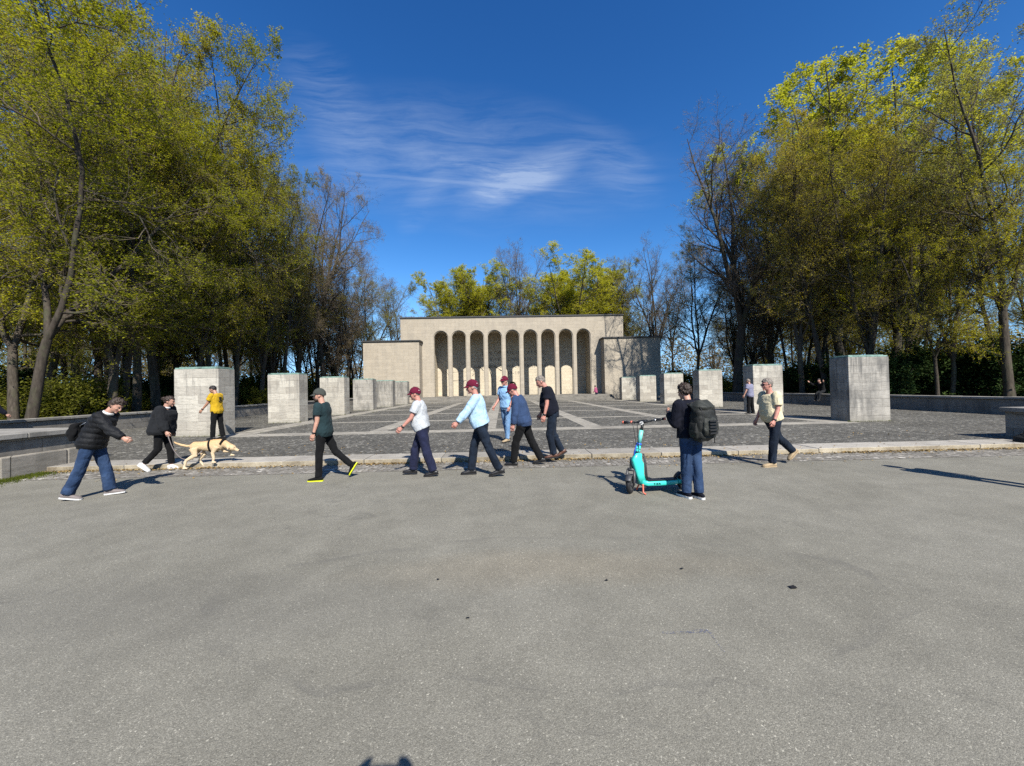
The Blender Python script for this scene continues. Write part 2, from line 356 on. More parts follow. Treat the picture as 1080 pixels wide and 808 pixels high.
# ------------------------------------------------------------------ helpers
def tag(o, label=None, cat=None, group=None, kind=None):
    if label: o['label'] = label
    if cat: o['category'] = cat
    if group: o['group'] = group
    if kind: o['kind'] = kind
    return o
def empty(name, loc, rz=0.0):
    o = bpy.data.objects.new(name, None); C.objects.link(o)
    o.location = loc; o.rotation_euler = (0, 0, rz); o.empty_display_size = 0.2
    return o
def link(name, me, mat, parent=None, loc=None):
    o = bpy.data.objects.new(name, me); C.objects.link(o)
    for mm in (mat if isinstance(mat, (list, tuple)) else [mat]):
        if mm is not None: me.materials.append(mm)
    if parent is not None: o.parent = parent
    if loc is not None: o.location = loc
    return o
def np_mesh(name, V, faces, smooth=False):
    """V (n,3); faces: list of (k,m) int arrays"""
    me = bpy.data.meshes.new(name)
    V = np.asarray(V, np.float32)
    me.vertices.add(len(V)); me.vertices.foreach_set('co', V.ravel())
    loops = np.concatenate([f.ravel() for f in faces]).astype(np.int32)
    tot = np.concatenate([np.full(len(f), f.shape[1], np.int32) for f in faces])
    start = np.concatenate([[0], np.cumsum(tot)[:-1]]).astype(np.int32)
    me.loops.add(len(loops)); me.loops.foreach_set('vertex_index', loops)
    me.polygons.add(len(tot)); me.polygons.foreach_set('loop_start', start); me.polygons.foreach_set('loop_total', tot)
    me.polygons.foreach_set('use_smooth', np.full(len(tot), smooth, bool))
    me.update(calc_edges=True); me.validate()
    return me

class MB:
    """collects shapes of ONE mesh"""
    def __init__(s): s.v = []; s.f = []; s.mi = []; s.cur = 0
    def add(s, vs, fs):
        b = len(s.v); s.v += [tuple(v) for v in vs]
        for f in fs: s.f.append([b+i for i in f]); s.mi.append(s.cur)
    def box(s, x0, x1, y0, y1, z0, z1, mat=None):
        vs = [Vector((x, y, z)) for z in (z0, z1) for y in (y0, y1) for x in (x0, x1)]
        if mat is not None: vs = [mat @ v for v in vs]
        s.add(vs, [(0, 2, 3, 1), (4, 5, 7, 6), (0, 1, 5, 4), (2, 6, 7, 3), (0, 4, 6, 2), (1, 3, 7, 5)])
    def loft(s, pts, rad, side=None, n=14, cap=True, power=2.0):
        pts = [Vector(p) for p in pts]
        rings = []
        for i, p in enumerate(pts):
            a = pts[max(0, i-1)]; b = pts[min(len(pts)-1, i+1)]
            t = (b-a); t = t.normalized() if t.length > 1e-9 else Vector((0, 0, 1))
            sd = Vector(side) if side is not None else (Vector((0, 1, 0)) if abs(t.y) < 0.9 else Vector((1, 0, 0)))
            sd = sd - t*sd.dot(t)
            if sd.length < 1e-6: sd = t.orthogonal()
            sd.normalize(); ot = t.cross(sd)
            r = rad[i]; ra, rb = r if hasattr(r, '__len__') else (r, r)
            ring = []
            for k in range(n):
                an = 2*math.pi*k/n; c, q = math.cos(an), math.sin(an)
                if power != 2.0:
                    c = math.copysign(abs(c)**(2/power), c); q = math.copysign(abs(q)**(2/power), q)
                ring.append(p + sd*(ra*c) + ot*(rb*q))
            rings.append(ring)
        vs = [v for r in rings for v in r]; fs = []
        for i in range(len(rings)-1):
            for k in range(n):
                fs.append((i*n+k, i*n+(k+1) % n, (i+1)*n+(k+1) % n, (i+1)*n+k))
        if cap:
            fs.append(tuple(reversed(range(n)))); fs.append(tuple((len(rings)-1)*n+k for k in range(n)))
        s.add(vs, fs)
    def ball(s, c, r, mat=None, n=12, m=8, half=False):
        r = r if hasattr(r, '__len__') else (r, r, r)
        vs = []; fs = []
        vs.append(Vector((0, 0, r[2])))
        for j in range(1, m):
            th = math.pi*j/m
            for k in range(n):
                ph = 2*math.pi*k/n
                vs.append(Vector((r[0]*math.sin(th)*math.cos(ph), r[1]*math.sin(th)*math.sin(ph), r[2]*math.cos(th))))
        vs.append(Vector((0, 0, -r[2])))
        for k in range(n): fs.append((0, 1+k, 1+(k+1) % n))
        for j in range(m-2):
            for k in range(n):
                a = 1+j*n+k; b2 = 1+j*n+(k+1) % n
                fs.append((a, a+n, b2+n, b2))
        e = len(vs)-1
        for k in range(n): fs.append((e, 1+(m-2)*n+(k+1) % n, 1+(m-2)*n+k))
        if mat is not None: vs = [mat @ v for v in vs]
        s.add([v+Vector(c) for v in vs], fs)
    def tube(s, pts, r, n=8):
        s.loft(pts, [r]*len(pts) if not hasattr(r, '__len__') else r, None, n)
    def torus(s, c, R0, r, axis=(0, 1, 0), n=28, m=10, flat=1.0):
        ax = Vector(axis).normalized(); u = ax.orthogonal().normalized(); v = ax.cross(u)
        vs = []; fs = []
        for i in range(n):
            a = 2*math.pi*i/n; d = u*math.cos(a)+v*math.sin(a)
            for j in range(m):
                b = 2*math.pi*j/m
                vs.append(Vector(c)+d*(R0+r*math.cos(b))+ax*(r*flat*math.sin(b)))
        for i in range(n):
            for j in range(m):
                fs.append((i*m+j, ((i+1) % n)*m+j, ((i+1) % n)*m+(j+1) % m, i*m+(j+1) % m))
        s.add(vs, fs)
    def disc(s, c, r, axis, th, n=24):
        ax = Vector(axis).normalized()
        s.loft([Vector(c)-ax*th/2, Vector(c)+ax*th/2], [r, r], ax.orthogonal(), n)
    def mesh(s, name, smooth=False):
        me = bpy.data.meshes.new(name); me.from_pydata([tuple(v) for v in s.v], [], s.f)
        bm = bmesh.new(); bm.from_mesh(me); bmesh.ops.recalc_face_normals(bm, faces=bm.faces); bm.to_mesh(me); bm.free()
        if any(s.mi): me.polygons.foreach_set('material_index', s.mi)
        if smooth: me.polygons.foreach_set('use_smooth', [True]*len(me.polygons))
        return me
    def build(s, name, mat, parent=None, smooth=False, bevel=0.0, loc=None):
        me = s.mesh(name, smooth)
        o = link(name, me, mat, parent, loc)
        if bevel:
            b = o.modifiers.new('bevel', 'BEVEL'); b.width = bevel; b.segments = 2; b.limit_method = 'ANGLE'; b.angle_limit = R(40)
        return o
    def solid(s, voxel=0.01, smooth=3, wrinkle=0.0, freq=11.0, seed=0.0, stretch=(1, 1, 1)):
        """union of the collected closed shapes as one continuous surface"""
        me = s.mesh('tmp'); o = bpy.data.objects.new('tmp', me); C.objects.link(o)
        r = o.modifiers.new('r', 'REMESH'); r.mode = 'VOXEL'; r.voxel_size = voxel
        if smooth:
            q = o.modifiers.new('s', 'SMOOTH'); q.factor = 0.5; q.iterations = smooth
        dg = bpy.context.evaluated_depsgraph_get()
        out = bpy.data.meshes.new_from_object(o.evaluated_get(dg))
        bpy.data.objects.remove(o); bpy.data.meshes.remove(me)
        n = len(out.vertices)
        if wrinkle:
            co = np.empty(n*3, np.float32); out.vertices.foreach_get('co', co); co = co.reshape(-1, 3)
            no = np.empty(n*3, np.float32); out.vertex_normals.foreach_get('vector', no); no = no.reshape(-1, 3)
            d = np.empty(n, np.float32)
            for i in range(n):
                p = co[i]
                q = Vector((p[0]*stretch[0]+seed, p[1]*stretch[1]-seed, p[2]*stretch[2]+seed*2))*freq
                w_ = mnoise.noise(q + Vector((1, 1, 1))*mnoise.noise(q*0.5)*1.2)
                d[i] = (abs(w_)*2-0.6)*wrinkle
            co += no*d[:, None]
            out.vertices.foreach_set('co', co.ravel())
        out.polygons.foreach_set('use_smooth', [True]*len(out.polygons)); out.update()
        return out
def append_mesh(me, mb, mat_index=0):
    """adds the shapes of mb to an existing mesh"""
    bm = bmesh.new(); bm.from_mesh(me)
    vv = [bm.verts.new(v) for v in mb.v]
    fs = []
    for f, k in zip(mb.f, mb.mi):
        try:
            fc = bm.faces.new([vv[i] for i in f]); fc.smooth = True; fc.material_index = k or mat_index; fs.append(fc)
        except ValueError: pass
    bmesh.ops.recalc_face_normals(bm, faces=fs)
    bm.to_mesh(me); bm.free()

# ------------------------------------------------------------------ ground, road, plaza
CX = 1.38
PZ = 0.10                          # plaza level
def sheet(name, x0, x1, y0, y1, z, mat, kind='structure'):
    me = bpy.data.meshes.new(name)
    me.from_pydata([(x0, y0, z), (x1, y0, z), (x1, y1, z), (x0, y1, z)], [], [(0, 1, 2, 3)])
    o = link(name, me, mat); o['kind'] = kind
    return o
sheet('ground', -900, 900, -900, 900, -0.012, M['ground'])
sheet('road', -70, 90, -60, 7.72, 0.0, M['asphalt'])
sheet('gutter', -10.0, 12.66, 7.60, 8.44, 0.005, M['gutter'])
b = MB(); b.box(-17.0, 20.86, 9.10, 47.0, -0.3, PZ)
o = b.build('plaza', M['setts']); o['kind'] = 'structure'
rng = random.Random(5)
b = MB(); x = -9.97
while x < 12.6:
    L = min(rng.uniform(1.5, 1.9), 12.62-x)
    if L > 0.1:
        dz = rng.uniform(-0.004, 0.006); dy = rng.uniform(-0.012, 0.012)
        b.box(x+0.006, x+L-0.006, 8.42+dy, 9.115+dy*0.3, -0.1, 0.104+dz)
    x += L
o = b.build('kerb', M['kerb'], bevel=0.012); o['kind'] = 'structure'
# light slab bands laid into the setts
b = MB(); z1 = PZ+0.005
def band(x0, x1, y0, y1, dz=0.0):
    b.box(x0, x1, y0, y1, PZ-0.05, z1+dz)
band(-10.22, 12.98, 13.45, 14.24)
for k, yy in enumerate((18.65, 24.0, 29.4, 34.8, 40.2)): band(-9.2, 11.96, yy-0.20, yy+0.20, 0.0)
for xx in (-4.65, -0.62, 3.38, 7.45): band(xx-0.33, xx+0.33, 14.25, 42.2, 0.004)
band(-10.22, -9.21, 14.25, 42.2, 0.002); band(11.97, 12.98, 14.25, 42.2, 0.002)
o = b.build('paving_bands', M['band']); o['kind'] = 'structure'

# ------------------------------------------------------------------ memorial hall
hall = empty('memorial_hall', (CX, 48.5, PZ))
tag(hall, 'long pale limestone memorial hall with nine tall round arches and two low wings', 'memorial hall')
FX0, FX1, FT, FLOOR = -12.85, 15.70, 10.76, 0.70
PITCH, HW, ATOP = 2.285, 0.87, 9.06
cents = [1.37 + PITCH*(i-4) for i in range(9)]
def comb(x0, x1, z0, z1, hw, top, y0, y1):
    pts = [(x0, z0)]
    for c in cents:
        pts.append((c-hw, z0)); sp = top-hw
        for k in range(0, 17):
            a = math.pi - math.pi*k/16
            pts.append((c+hw*math.cos(a), sp+hw*math.sin(a)))
        pts.append((c+hw, z0))
    pts += [(x1, z0), (x1, z1), (x0, z1)]
    n = len(pts)
    vs = [(p[0], y0, p[1]) for p in pts] + [(p[0], y1, p[1]) for p in pts]
    fs = [tuple(range(n)), tuple(range(2*n-1, n-1, -1))]
    for i in range(n): fs.append((i, i+n, (i+1) % n+n, (i+1) % n))
    return vs, fs
def at_hall(o):                    # geometry was written in world coordinates
    o.parent = hall; o.location = Vector((0, 0, 0)) - Vector(hall.location); return o
b = MB()
b.add(*comb(FX0, FX1, FLOOR-0.6, FT, HW+0.10, ATOP+0.10, 48.5, 48.60))
b.add(*comb(FX0+0.004, FX1-0.004, FLOOR-0.6, FT-0.004, HW, ATOP, 48.603, 49.10))
at_hall(b.build('arcade_front', M['hall_stone']))
b = MB()
xl, xr = cents[0]-HW-0.35, cents[-1]+HW+0.35
b.box(xl, xr, 53.05, 53.60, FLOOR-0.4, FT-0.02)
b.box(FX0+0.006, xl, 49.103, 53.6, 0.0, FT-0.02); b.box(xr, FX1-0.006, 49.103, 53.6, 0.0, FT-0.02)
at_hall(b.build('back_wall', M['hall_inner']))
b = MB(); b.box(xl+0.003, xr-0.003, 49.103, 53.045, 9.35, 9.6); at_hall(b.build('loggia_ceiling', M['hall_inner']))
b = MB(); b.box(FX0-0.10, FX1+0.10, 48.38, 53.7, FT+0.003, FT+0.16); at_hall(b.build('roof', M['roof']))
for x0, x1 in ((-16.95, -10.15), (12.70, 19.75)):
    b = MB(); b.box(x0, x1, 46.7, 48.497, 0.0, 7.62)
    if x0 < 0: b.box(x0, FX0-0.003, 48.497, 53.6, 0.0, 7.62)
    else: b.box(FX1+0.003, x1, 48.497, 53.6, 0.0, 7.62)
    wg = at_hall(b.build('wing', M['hall_stone']))
    b = MB(); b.box(x0-0.16, x1+0.16, 46.54, 48.40 if True else 0, 7.623, 7.76)
    if x0 < 0: b.box(x0-0.16, FX0-0.11, 48.40, 53.7, 7.623, 7.76)
    else: b.box(FX1+0.11, x1+0.16, 48.40, 53.7, 7.623, 7.76)
    co = b.build('cornice', M['roof'], wg)
b = MB()
for k in range(4):
    b.box(-10.12, 12.67, 42.3+0.40*k, 48.499 if k == 3 else 42.3+0.40*(k+1)+0.01, 0.0, PZ+0.15*(k+1))
b.box(xl+0.003, xr-0.003, 49.105, 53.045, 0.0, FLOOR-0.003)
for i, c in enumerate(cents): b.box(c-HW+0.003, c+HW-0.003, 48.503, 49.10, 0.0, FLOOR-0.002)
at_hall(b.build('steps', M['step_stone'], bevel=0.0))
# letters cut faintly into the back wall
lm = plain('weathered_letters', (0.20, 0.18, 0.15), 0.9, 0.1)
def text_mesh(name, body, size, mat, parent=None, align='CENTER', extrude=0.004):
    cu = bpy.data.curves.new(name, 'FONT'); cu.body = body; cu.size = size; cu.align_x = align; cu.align_y = 'CENTER'; cu.extrude = extrude
    cu.space_character = 1.25; cu.resolution_u = 3
    o = bpy.data.objects.new(name, cu); C.objects.link(o)
    dg = bpy.context.evaluated_depsgraph_get()
    me = bpy.data.meshes.new_from_object(o.evaluated_get(dg)); bpy.data.objects.remove(o)
    return link(name, me, mat, parent)
for k, s_ in enumerate(('DEN OPFERN DER KRIEGE', '1914-1918 UND 1939-1945', 'UND DER GEWALTHERRSCHAFT', '1933-1945')):
    t = text_mesh('inscription', s_, 0.62, lm); t['kind'] = 'stuff'
    t.rotation_euler = (R(90), 0, 0); at_hall(t)
    t.location += Vector((1.55, 53.042, 6.6-0.95*k))
# dark sprayed lines on the back wall, left half
gm = plain('black_spray_paint', (0.025, 0.028, 0.032), 0.8, 0.2)
b = MB()
def stroke(pts, w_):
    pts = [Vector((p[0], 53.043, p[1])) for p in pts]
    fine = []
    for i in range(len(pts)-1):
        p0 = pts[max(0, i-1)]; p1 = pts[i]; p2 = pts[i+1]; p3 = pts[min(len(pts)-1, i+2)]
        for k in range(6):
            t = k/6
            fine.append(0.5*((2*p1)+(p2-p0)*t+(2*p0-5*p1+4*p2-p3)*t*t+(3*p1-p0-3*p2+p3)*t**3))
    fine.append(pts[-1])
    b = MB(); n = len(fine); ra = [(w_*(0.8+0.4*math.sin(i*0.7)), 0.004) for i in range(n)]
    b.loft(fine, ra, None, 6); at_hall(b.build('graffiti_stroke', gm))
def wall_pt(px, py):               # a mark's place on the back wall
    d = CF*FPX + CR*(px-540) + CU*(404-py); t = 53.04/d.y
    return (d.x*t, CAM_H+d.z*t)
for pts, w_ in (([(476, 392.5), (480, 392.6), (486, 391.6), (492, 392.6)], 0.05), ([(482.5, 391), (484, 388.5), (486, 386), (484, 388), (484.3, 395), (484.6, 402)], 0.06),
                ([(477, 401.5), (484, 401.6), (492, 401.2)], 0.05), ([(470, 392), (472, 394), (473, 396)], 0.04),
                ([(497, 390.5), (500, 388), (504, 387.3), (508, 388.6), (510, 391)], 0.09), ([(498, 396), (500.5, 394), (499.5, 391), (499, 397)], 0.07),
                ([(515, 388), (518, 386), (523, 387.2), (527, 389.5), (530, 391)], 0.10), ([(517, 384), (517, 390), (518.5, 398), (519.5, 407), (520, 410)], 0.12), ([(516, 388), (518, 396), (520.5, 404)], 0.08),
                ([(489, 404), (488, 402.6), (489.6, 402.4), (489.2, 404.6)], 0.06), ([(555.6, 402), (556.2, 403.2)], 0.06)):
    stroke([wall_pt(*p) for p in pts], w_)

# ------------------------------------------------------------------ pylons in two rows
PY = [13.90+5.42*k for k in range(6)]
left_lab = ['pale stone pylon with patina copper cap behind the man in yellow, nearest left',
            'second pale stone pylon of the left row, beyond the one by the man in yellow',
            'third stone pylon of the left row, just behind the man in a grey cap',
            'grey stained stone pylon of the left row, fourth from the front',
            'streaked stone pylon of the left row, fifth from the front',
            'last stone pylon of the left row, right before the left wing of the hall']
right_lab = ['large grey blotched pylon nearest on the right, its side in deep shade',
             'second stone pylon of the right row, with a lilac shirted man beside it',
             'third stone pylon of the right row, left of the man by a pylon',
             'fourth stone pylon of the right row, above the black rucksack wearer',
             'fifth stone pylon of the right row, small and before the hall wing',
             'last and smallest stone pylon of the right row, by the steps of the hall']
PW, PD, PH = 1.56, 0.84, 2.42
def jitter_box(b, x0, x1, y0, y1, z0, z1): b.box(x0, x1, y0, y1, z0, z1)
for side, labs in ((-1, left_lab), (1, right_lab)):
    for k in range(6):
        xi = CX + side*11.6
        xc = xi + side*PW/2
        e = empty('stone_pylon', (xc, PY[k]+PD/2, PZ)); tag(e, labs[k], 'stone pylon', 'stone pylons in two rows')
        b = MB(); b.box(-PW/2, PW/2, -PD/2, PD/2, -0.05, PH)
        grey = (side < 0 and k >= 3) or (side > 0 and k in (0,))
        b.build('shaft', M['pylon_grey'] if grey else M['pylon_stone'], e, bevel=0.014)
        b = MB(); b.box(-PW/2+0.02, PW/2-0.02, -PD/2+0.02, PD/2-0.02, PH+0.002, PH+0.055)
        b.box(-PW/2+0.10, PW/2-0.10, -PD/2+0.10, PD/2-0.10, PH+0.057, PH+0.085)
        b.build('cap', M['patina'], e, bevel=0.008)

# ------------------------------------------------------------------ boundary walls and terrace blocks
WT = 0.74
def wall(name, label, x0, x1, y0, y1, top):
    e = empty(name, ((x0+x1)/2, (y0+y1)/2, 0)); tag(e, label, 'wall')
    cx, cy_ = e.location.x, e.location.y
    b = MB(); b.box(x0-cx, x1-cx, y0-cy_, y1-cy_, -0.2, top); b.build('wall_face', M['wall_stone'], e)
    b = MB(); y = y0
    rr = random.Random(int(abs(x0)*7))
    while y < y1-0.05:
        L = min(rr.uniform(1.6, 2.2), y1-y); dz = rr.uniform(-0.006, 0.006)
        b.box(x0-0.07-cx, x1+0.07-cx, y+0.005-cy_, y+L-0.005-cy_, top+0.008+dz, top+0.10+dz); y += L
    b.build('coping', M['cap_stone'], e, bevel=0.01)
    return e
wall('boundary_wall', 'low stone wall with dark coping along the wood on the left', -17.45, -17.03, 9.6, 46.6, WT)
wall('boundary_wall', 'low shaded stone wall along the dark wood on the right', 20.88, 21.3, 9.6, 50.0, WT)
def block(label, x0, x1, inner):
    e = empty('terrace_block', ((x0+x1)/2, -1.0, 0)); tag(e, label, 'wall')
    ox, oy = e.location.x, e.location.y
    y0, y1 = -12.0, 9.3
    s = 1 if inner > (x0+x1)/2 else -1      # side of the visible face
    b = MB(); b.box(x0-ox, x1-ox, y0-oy, y1-oy, -0.2, 0.76); b.build('wall_face', M['wall_stone'], e)
    if s > 0:
        b = MB(); y = y0
        rr = random.Random(3)
        while y < 9.55:
            L = min(rr.uniform(1.0, 1.4), 9.6-y)
            hh = 0.43+rr.uniform(-0.01, 0.01)
            xa, xb = sorted((inner-s*0.05-ox, inner+s*0.12-ox))
            b.box(xa, xb, y+0.005-oy, y+L-0.005-oy, -0.1, hh); y += L
        b.build('plinth', M['plinth_stone'], e, bevel=0.025)
    b = MB(); y = y0; rr = random.Random(9)
    while y < y1:
        L = min(rr.uniform(1.8, 2.3), y1+0.06-y); dz = rr.uniform(-0.006, 0.006)
        xa, xb = (x0, x1+0.09) if s > 0 else (x0-0.09, x1)
        b.box(xa-ox, xb-ox, y+0.006-oy, y+L-0.006-oy, 0.768+dz, 0.875+dz); y += L
    b.build('coping', M['cap_stone'], e, bevel=0.012)
block('broad low stone terrace block in the left foreground with stepped plinth', -34, -9.95, -9.95)
block('low stone terrace block at the right edge, its end face in shade', 12.70, 36, 12.70)

# ------------------------------------------------------------------ trees
def norm(a): return a/np.maximum(np.linalg.norm(a, axis=-1, keepdims=True), 1e-9)
def grow(rng, p0, d0, L, r0, r1, k, wander, trop, curve=None):
    B = len(p0); pts = np.empty((B, k, 3)); pts[:, 0] = p0; d = norm(d0.copy())
    st = (L/(k-1))[:, None]
    for i in range(1, k):
        d = d + rng.normal(0, wander, (B, 3)); d[:, 2] += trop
        d = norm(d); pts[:, i] = pts[:, i-1] + d*st
    t = np.linspace(0, 1, k)[None, :]
    rad = r0[:, None]*(1-t) + r1[:, None]*t
    return pts, rad
def spawn(rng, pts, rad, m, tmin, tmax, amin, amax, flat=0.0):
    B, k, _ = pts.shape
    t = tmin + (tmax-tmin)*((np.arange(m)[None, :] + rng.random((B, m)))/m)
    f = t*(k-1); i = np.minimum(f.astype(int), k-2); fr = (f-i)[..., None]
    bi = np.arange(B)[:, None]
    a = pts[bi, i]; c = pts[bi, i+1]
    p = a*(1-fr)+c*fr; tan = norm(c-a)
    r = rad[bi, i]*(1-fr[..., 0])+rad[bi, i+1]*fr[..., 0]
    ref = norm(rng.normal(0, 1, (B, m, 3)))
    per = norm(np.cross(tan, ref))
    if flat:
        per[..., 2] *= (1-flat); per = norm(per)
    ang = np.radians(rng.uniform(amin, amax, (B, m)))[..., None]
    d = tan*np.cos(ang)+per*np.sin(ang)
    return p.reshape(-1, 3), d.reshape(-1, 3), r.reshape(-1), t.reshape(-1)
def tubes(pts, rad, n):
    B, k, _ = pts.shape
    tan = np.empty_like(pts); tan[:, 1:-1] = pts[:, 2:]-pts[:, :-2]; tan[:, 0] = pts[:, 1]-pts[:, 0]; tan[:, -1] = pts[:, -1]-pts[:, -2]
    tan = norm(tan)
    ref = np.zeros_like(pts[:, :1]); m0 = np.abs(tan[:, :1, 2:]) < 0.8
    ref = np.where(m0, np.array([0, 0, 1.0]), np.array([1.0, 0, 0]))
    ref = np.broadcast_to(ref, pts.shape)
    u = norm(np.cross(tan, ref)); v = np.cross(tan, u)
    a = 2*np.pi*np.arange(n)/n
    ring = u[:, :, None, :]*np.cos(a)[None, None, :, None] + v[:, :, None, :]*np.sin(a)[None, None, :, None]
    V = (pts[:, :, None, :] + ring*rad[:, :, None, None]).reshape(-1, 3)
    idx = np.arange(B*k*n).reshape(B, k, n)
    q = np.stack([idx[:, :-1], np.roll(idx[:, :-1], -1, 2), np.roll(idx[:, 1:], -1, 2), idx[:, 1:]], -1).reshape(-1, 4)
    return V, q
def leaves(rng, P, size, updown=0.45, asp=0.62):
    n = len(P)
    nrm = norm(rng.normal(0, updown, (n, 3)) + np.array([0, 0, 1.0]))
    a = norm(np.cross(nrm, rng.normal(0, 1, (n, 3)))); b_ = np.cross(nrm, a)
    s = (size*rng.uniform(0.6, 1.35, n))[:, None]
    v = np.stack([P-a*s*0.5, P+b_*s*0.5*asp, P+a*s*0.55, P-b_*s*0.5*asp], 1).reshape(-1, 3)
    f = np.arange(4*n).reshape(-1, 4)
    return v, f
def cat(parts):
    V = []; F = []; off = 0
    for v, f in parts: V.append(v); F.append(f+off); off += len(v)
    return np.concatenate(V), F
def tree_proto(name, seed, H, tr, leaders=2, fork=0.25, base=0.2, spread=5.0, n1=14, n2=8, n3=6, n4=4, leaf_n=5, leaf=0.11,
               lean=0.0, tilt=(8, 22), a1=(50, 80), flat=0.0, trop=0.05, wander=0.10, top=0.55):
    rng = np.random.default_rng(seed)
    az = rng.uniform(0, 6.28)
    d0 = np.array([[math.sin(R(lean)), 0, math.cos(R(lean))]])
    parts_t = []
    zf = H*fork
    pt, rd = grow(rng, np.zeros((1, 3)), d0, np.array([zf]), np.array([tr]), np.array([tr*0.78]), 6, wander*0.35, 0.02)
    # root flare
    rd[:, 0] *= 1.45; pt[:, 0, 2] -= 0.15
    parts_t.append(tubes(pt, rd, 11))
    tip = pt[:, -1]; td = norm(pt[:, -1]-pt[:, -2])
    ld = []
    for i in range(leaders):
        a = az + 2*math.pi*i/leaders + rng.uniform(-0.4, 0.4); tl = R(rng.uniform(*tilt)) if leaders > 1 else R(3)
        per = np.array([math.cos(a), math.sin(a), 0]); ld.append(td[0]*math.cos(tl)+per*math.sin(tl))
    ld = np.array(ld); n = leaders
    LL = (H-zf)*rng.uniform(0.88, 1.05, n); 
    rl = np.full(n, tr*(0.80 if n == 1 else 0.62))
    lp, lr = grow(rng, np.repeat(tip, n, 0), ld, LL, rl, np.full(n, 0.02), 12, wander*0.75, 0.035)
    parts_t.append(tubes(lp, lr, 9))
    t0 = max(0.02, (base-fork)/(1-fork)) if base > fork else 0.03
    p, d, r, t = spawn(rng, lp, lr, n1, t0, 0.99, a1[0], a1[1])
    prof = np.where(t < 0.35, 0.72+0.28*t/0.35, 1-((t-0.35)/0.65)**1.6*(1-top))
    L1 = spread*prof*rng.uniform(0.65, 1.12, len(p)); L1 = np.maximum(L1, 0.7)
    r1 = np.minimum(r*0.62, 0.018+0.019*L1)
    b1, br1 = grow(rng, p, d, L1, r1, r1*0.22+0.004, 8, wander*1.5, trop)
    parts_t.append(tubes(b1, br1, 6))
    p, d, r, t = spawn(rng, b1, br1, n2, 0.16, 1.0, 32, 68, flat)
    L2 = np.repeat(L1, n2)*(0.66-0.30*t)*rng.uniform(0.6, 1.15, len(p)); L2 = np.maximum(L2, 0.35)
    r2 = np.minimum(r*0.6, 0.008+0.010*L2)
    b2, br2 = grow(rng, p, d, L2, r2, r2*0.3+0.002, 6, wander*1.6, trop*0.8)
    parts_c = [tubes(b2, br2, 4)]
    p, d, r, t = spawn(rng, b2, br2, n3, 0.15, 1.0, 28, 65, flat)
    L3 = np.repeat(L2, n3)*(0.66-0.24*t)*rng.uniform(0.6, 1.2, len(p)); L3 = np.clip(L3, 0.22, 1.7)
    r3 = np.minimum(r*0.65, 0.009)
    b3, br3 = grow(rng, p, d, L3, r3, np.full(len(p), 0.003), 4, wander*1.7, trop*0.6)
    parts_c.append(tubes(b3, br3, 3))
    p, d, r, t = spawn(rng, b3, br3, n4, 0.2, 1.0, 25, 60, flat)
    L4 = np.repeat(L3, n4)*rng.uniform(0.3, 0.6, len(p)); L4 = np.clip(L4, 0.14, 0.6)
    b4, br4 = grow(rng, p, d, L4, np.full(len(p), 0.0042), np.full(len(p), 0.0022), 3, wander*1.6, trop*0.5)
    parts_c.append(tubes(b4, br4, 3))
    tt = rng.random((len(b4), leaf_n))
    pl = (b4[:, :1]*(1-tt[..., None]) + b4[:, 2:]*tt[..., None]).reshape(-1, 3)
    pl = pl + rng.normal(0, 0.07, pl.shape)
    Lv, Lf = leaves(rng, pl, leaf)
    Vt, Ft = cat(parts_t); Vc, Fc = cat(parts_c)
    mt = np_mesh(name+'_trunk', Vt, Ft, True)
    # crown: twigs and leaves in one mesh, two materials
    V = np.concatenate([Vc, Lv]); F = Fc + [Lf+len(Vc)]
    mc = np_mesh(name+'_crown', V, F, False)
    nt = sum(len(f) for f in Fc); mi = np.zeros(nt+len(Lf), np.int32); mi[nt:] = 1
    mc.polygons.foreach_set('material_index', mi)
    return mt, mc, H
PROTO = {}
def proto(key, bark, leafmat, **kw):
    mt, mc, H = tree_proto(key, **kw)
    mt.materials.append(M[bark]); mc.materials.append(M['twig_grey' if leafmat == 'leaf_bud' else 'twig']); mc.materials.append(M[leafmat])
    PROTO[key] = (mt, mc, H)
proto('green_a', 'bark', 'leaf_green', seed=11, H=22, tr=0.28, leaders=3, fork=0.16, base=0.14, spread=5.2, n1=15, n2=9, n3=7, leaf_n=5, leaf=0.098, flat=0.45, trop=0.03, wander=0.12, top=0.45)
proto('green_b', 'bark', 'leaf_green', seed=12, H=21, tr=0.22, leaders=3, fork=0.20, base=0.16, spread=5.0, n1=15, n2=9, n3=7, leaf_n=5, leaf=0.098, flat=0.45, trop=0.02, wander=0.13, lean=8, top=0.45)
proto('green_lean', 'bark_dark', 'leaf_green', seed=13, H=20, tr=0.20, leaders=3, fork=0.22, base=0.2, spread=5.0, n1=15, n2=9, n3=7, leaf_n=5, leaf=0.098, flat=0.45, trop=0.03, wander=0.16, lean=13, tilt=(6, 24), top=0.45)
proto('olive_a', 'bark', 'leaf_olive', seed=21, H=22, tr=0.26, leaders=4, fork=0.18, base=0.15, spread=4.8, n1=11, n2=9, n3=7, leaf_n=4, leaf=0.092, flat=0.25, trop=0.06, a1=(40, 72), top=0.5)
proto('olive_b', 'bark_dark', 'leaf_olive', seed=22, H=23, tr=0.26, leaders=2, fork=0.30, base=0.22, spread=5.0, n1=18, n2=9, n3=7, leaf_n=4, leaf=0.092, flat=0.25, trop=0.06, lean=4, a1=(40, 72), tilt=(4, 14), top=0.5)
proto('yellow_a', 'bark', 'leaf_yellow', seed=31, H=23, tr=0.30, leaders=6, fork=0.22, base=0.24, spread=4.4, n1=12, n2=9, n3=7, leaf_n=5, leaf=0.135, trop=0.09, a1=(34, 62), tilt=(6, 20), top=0.6, wander=0.07)
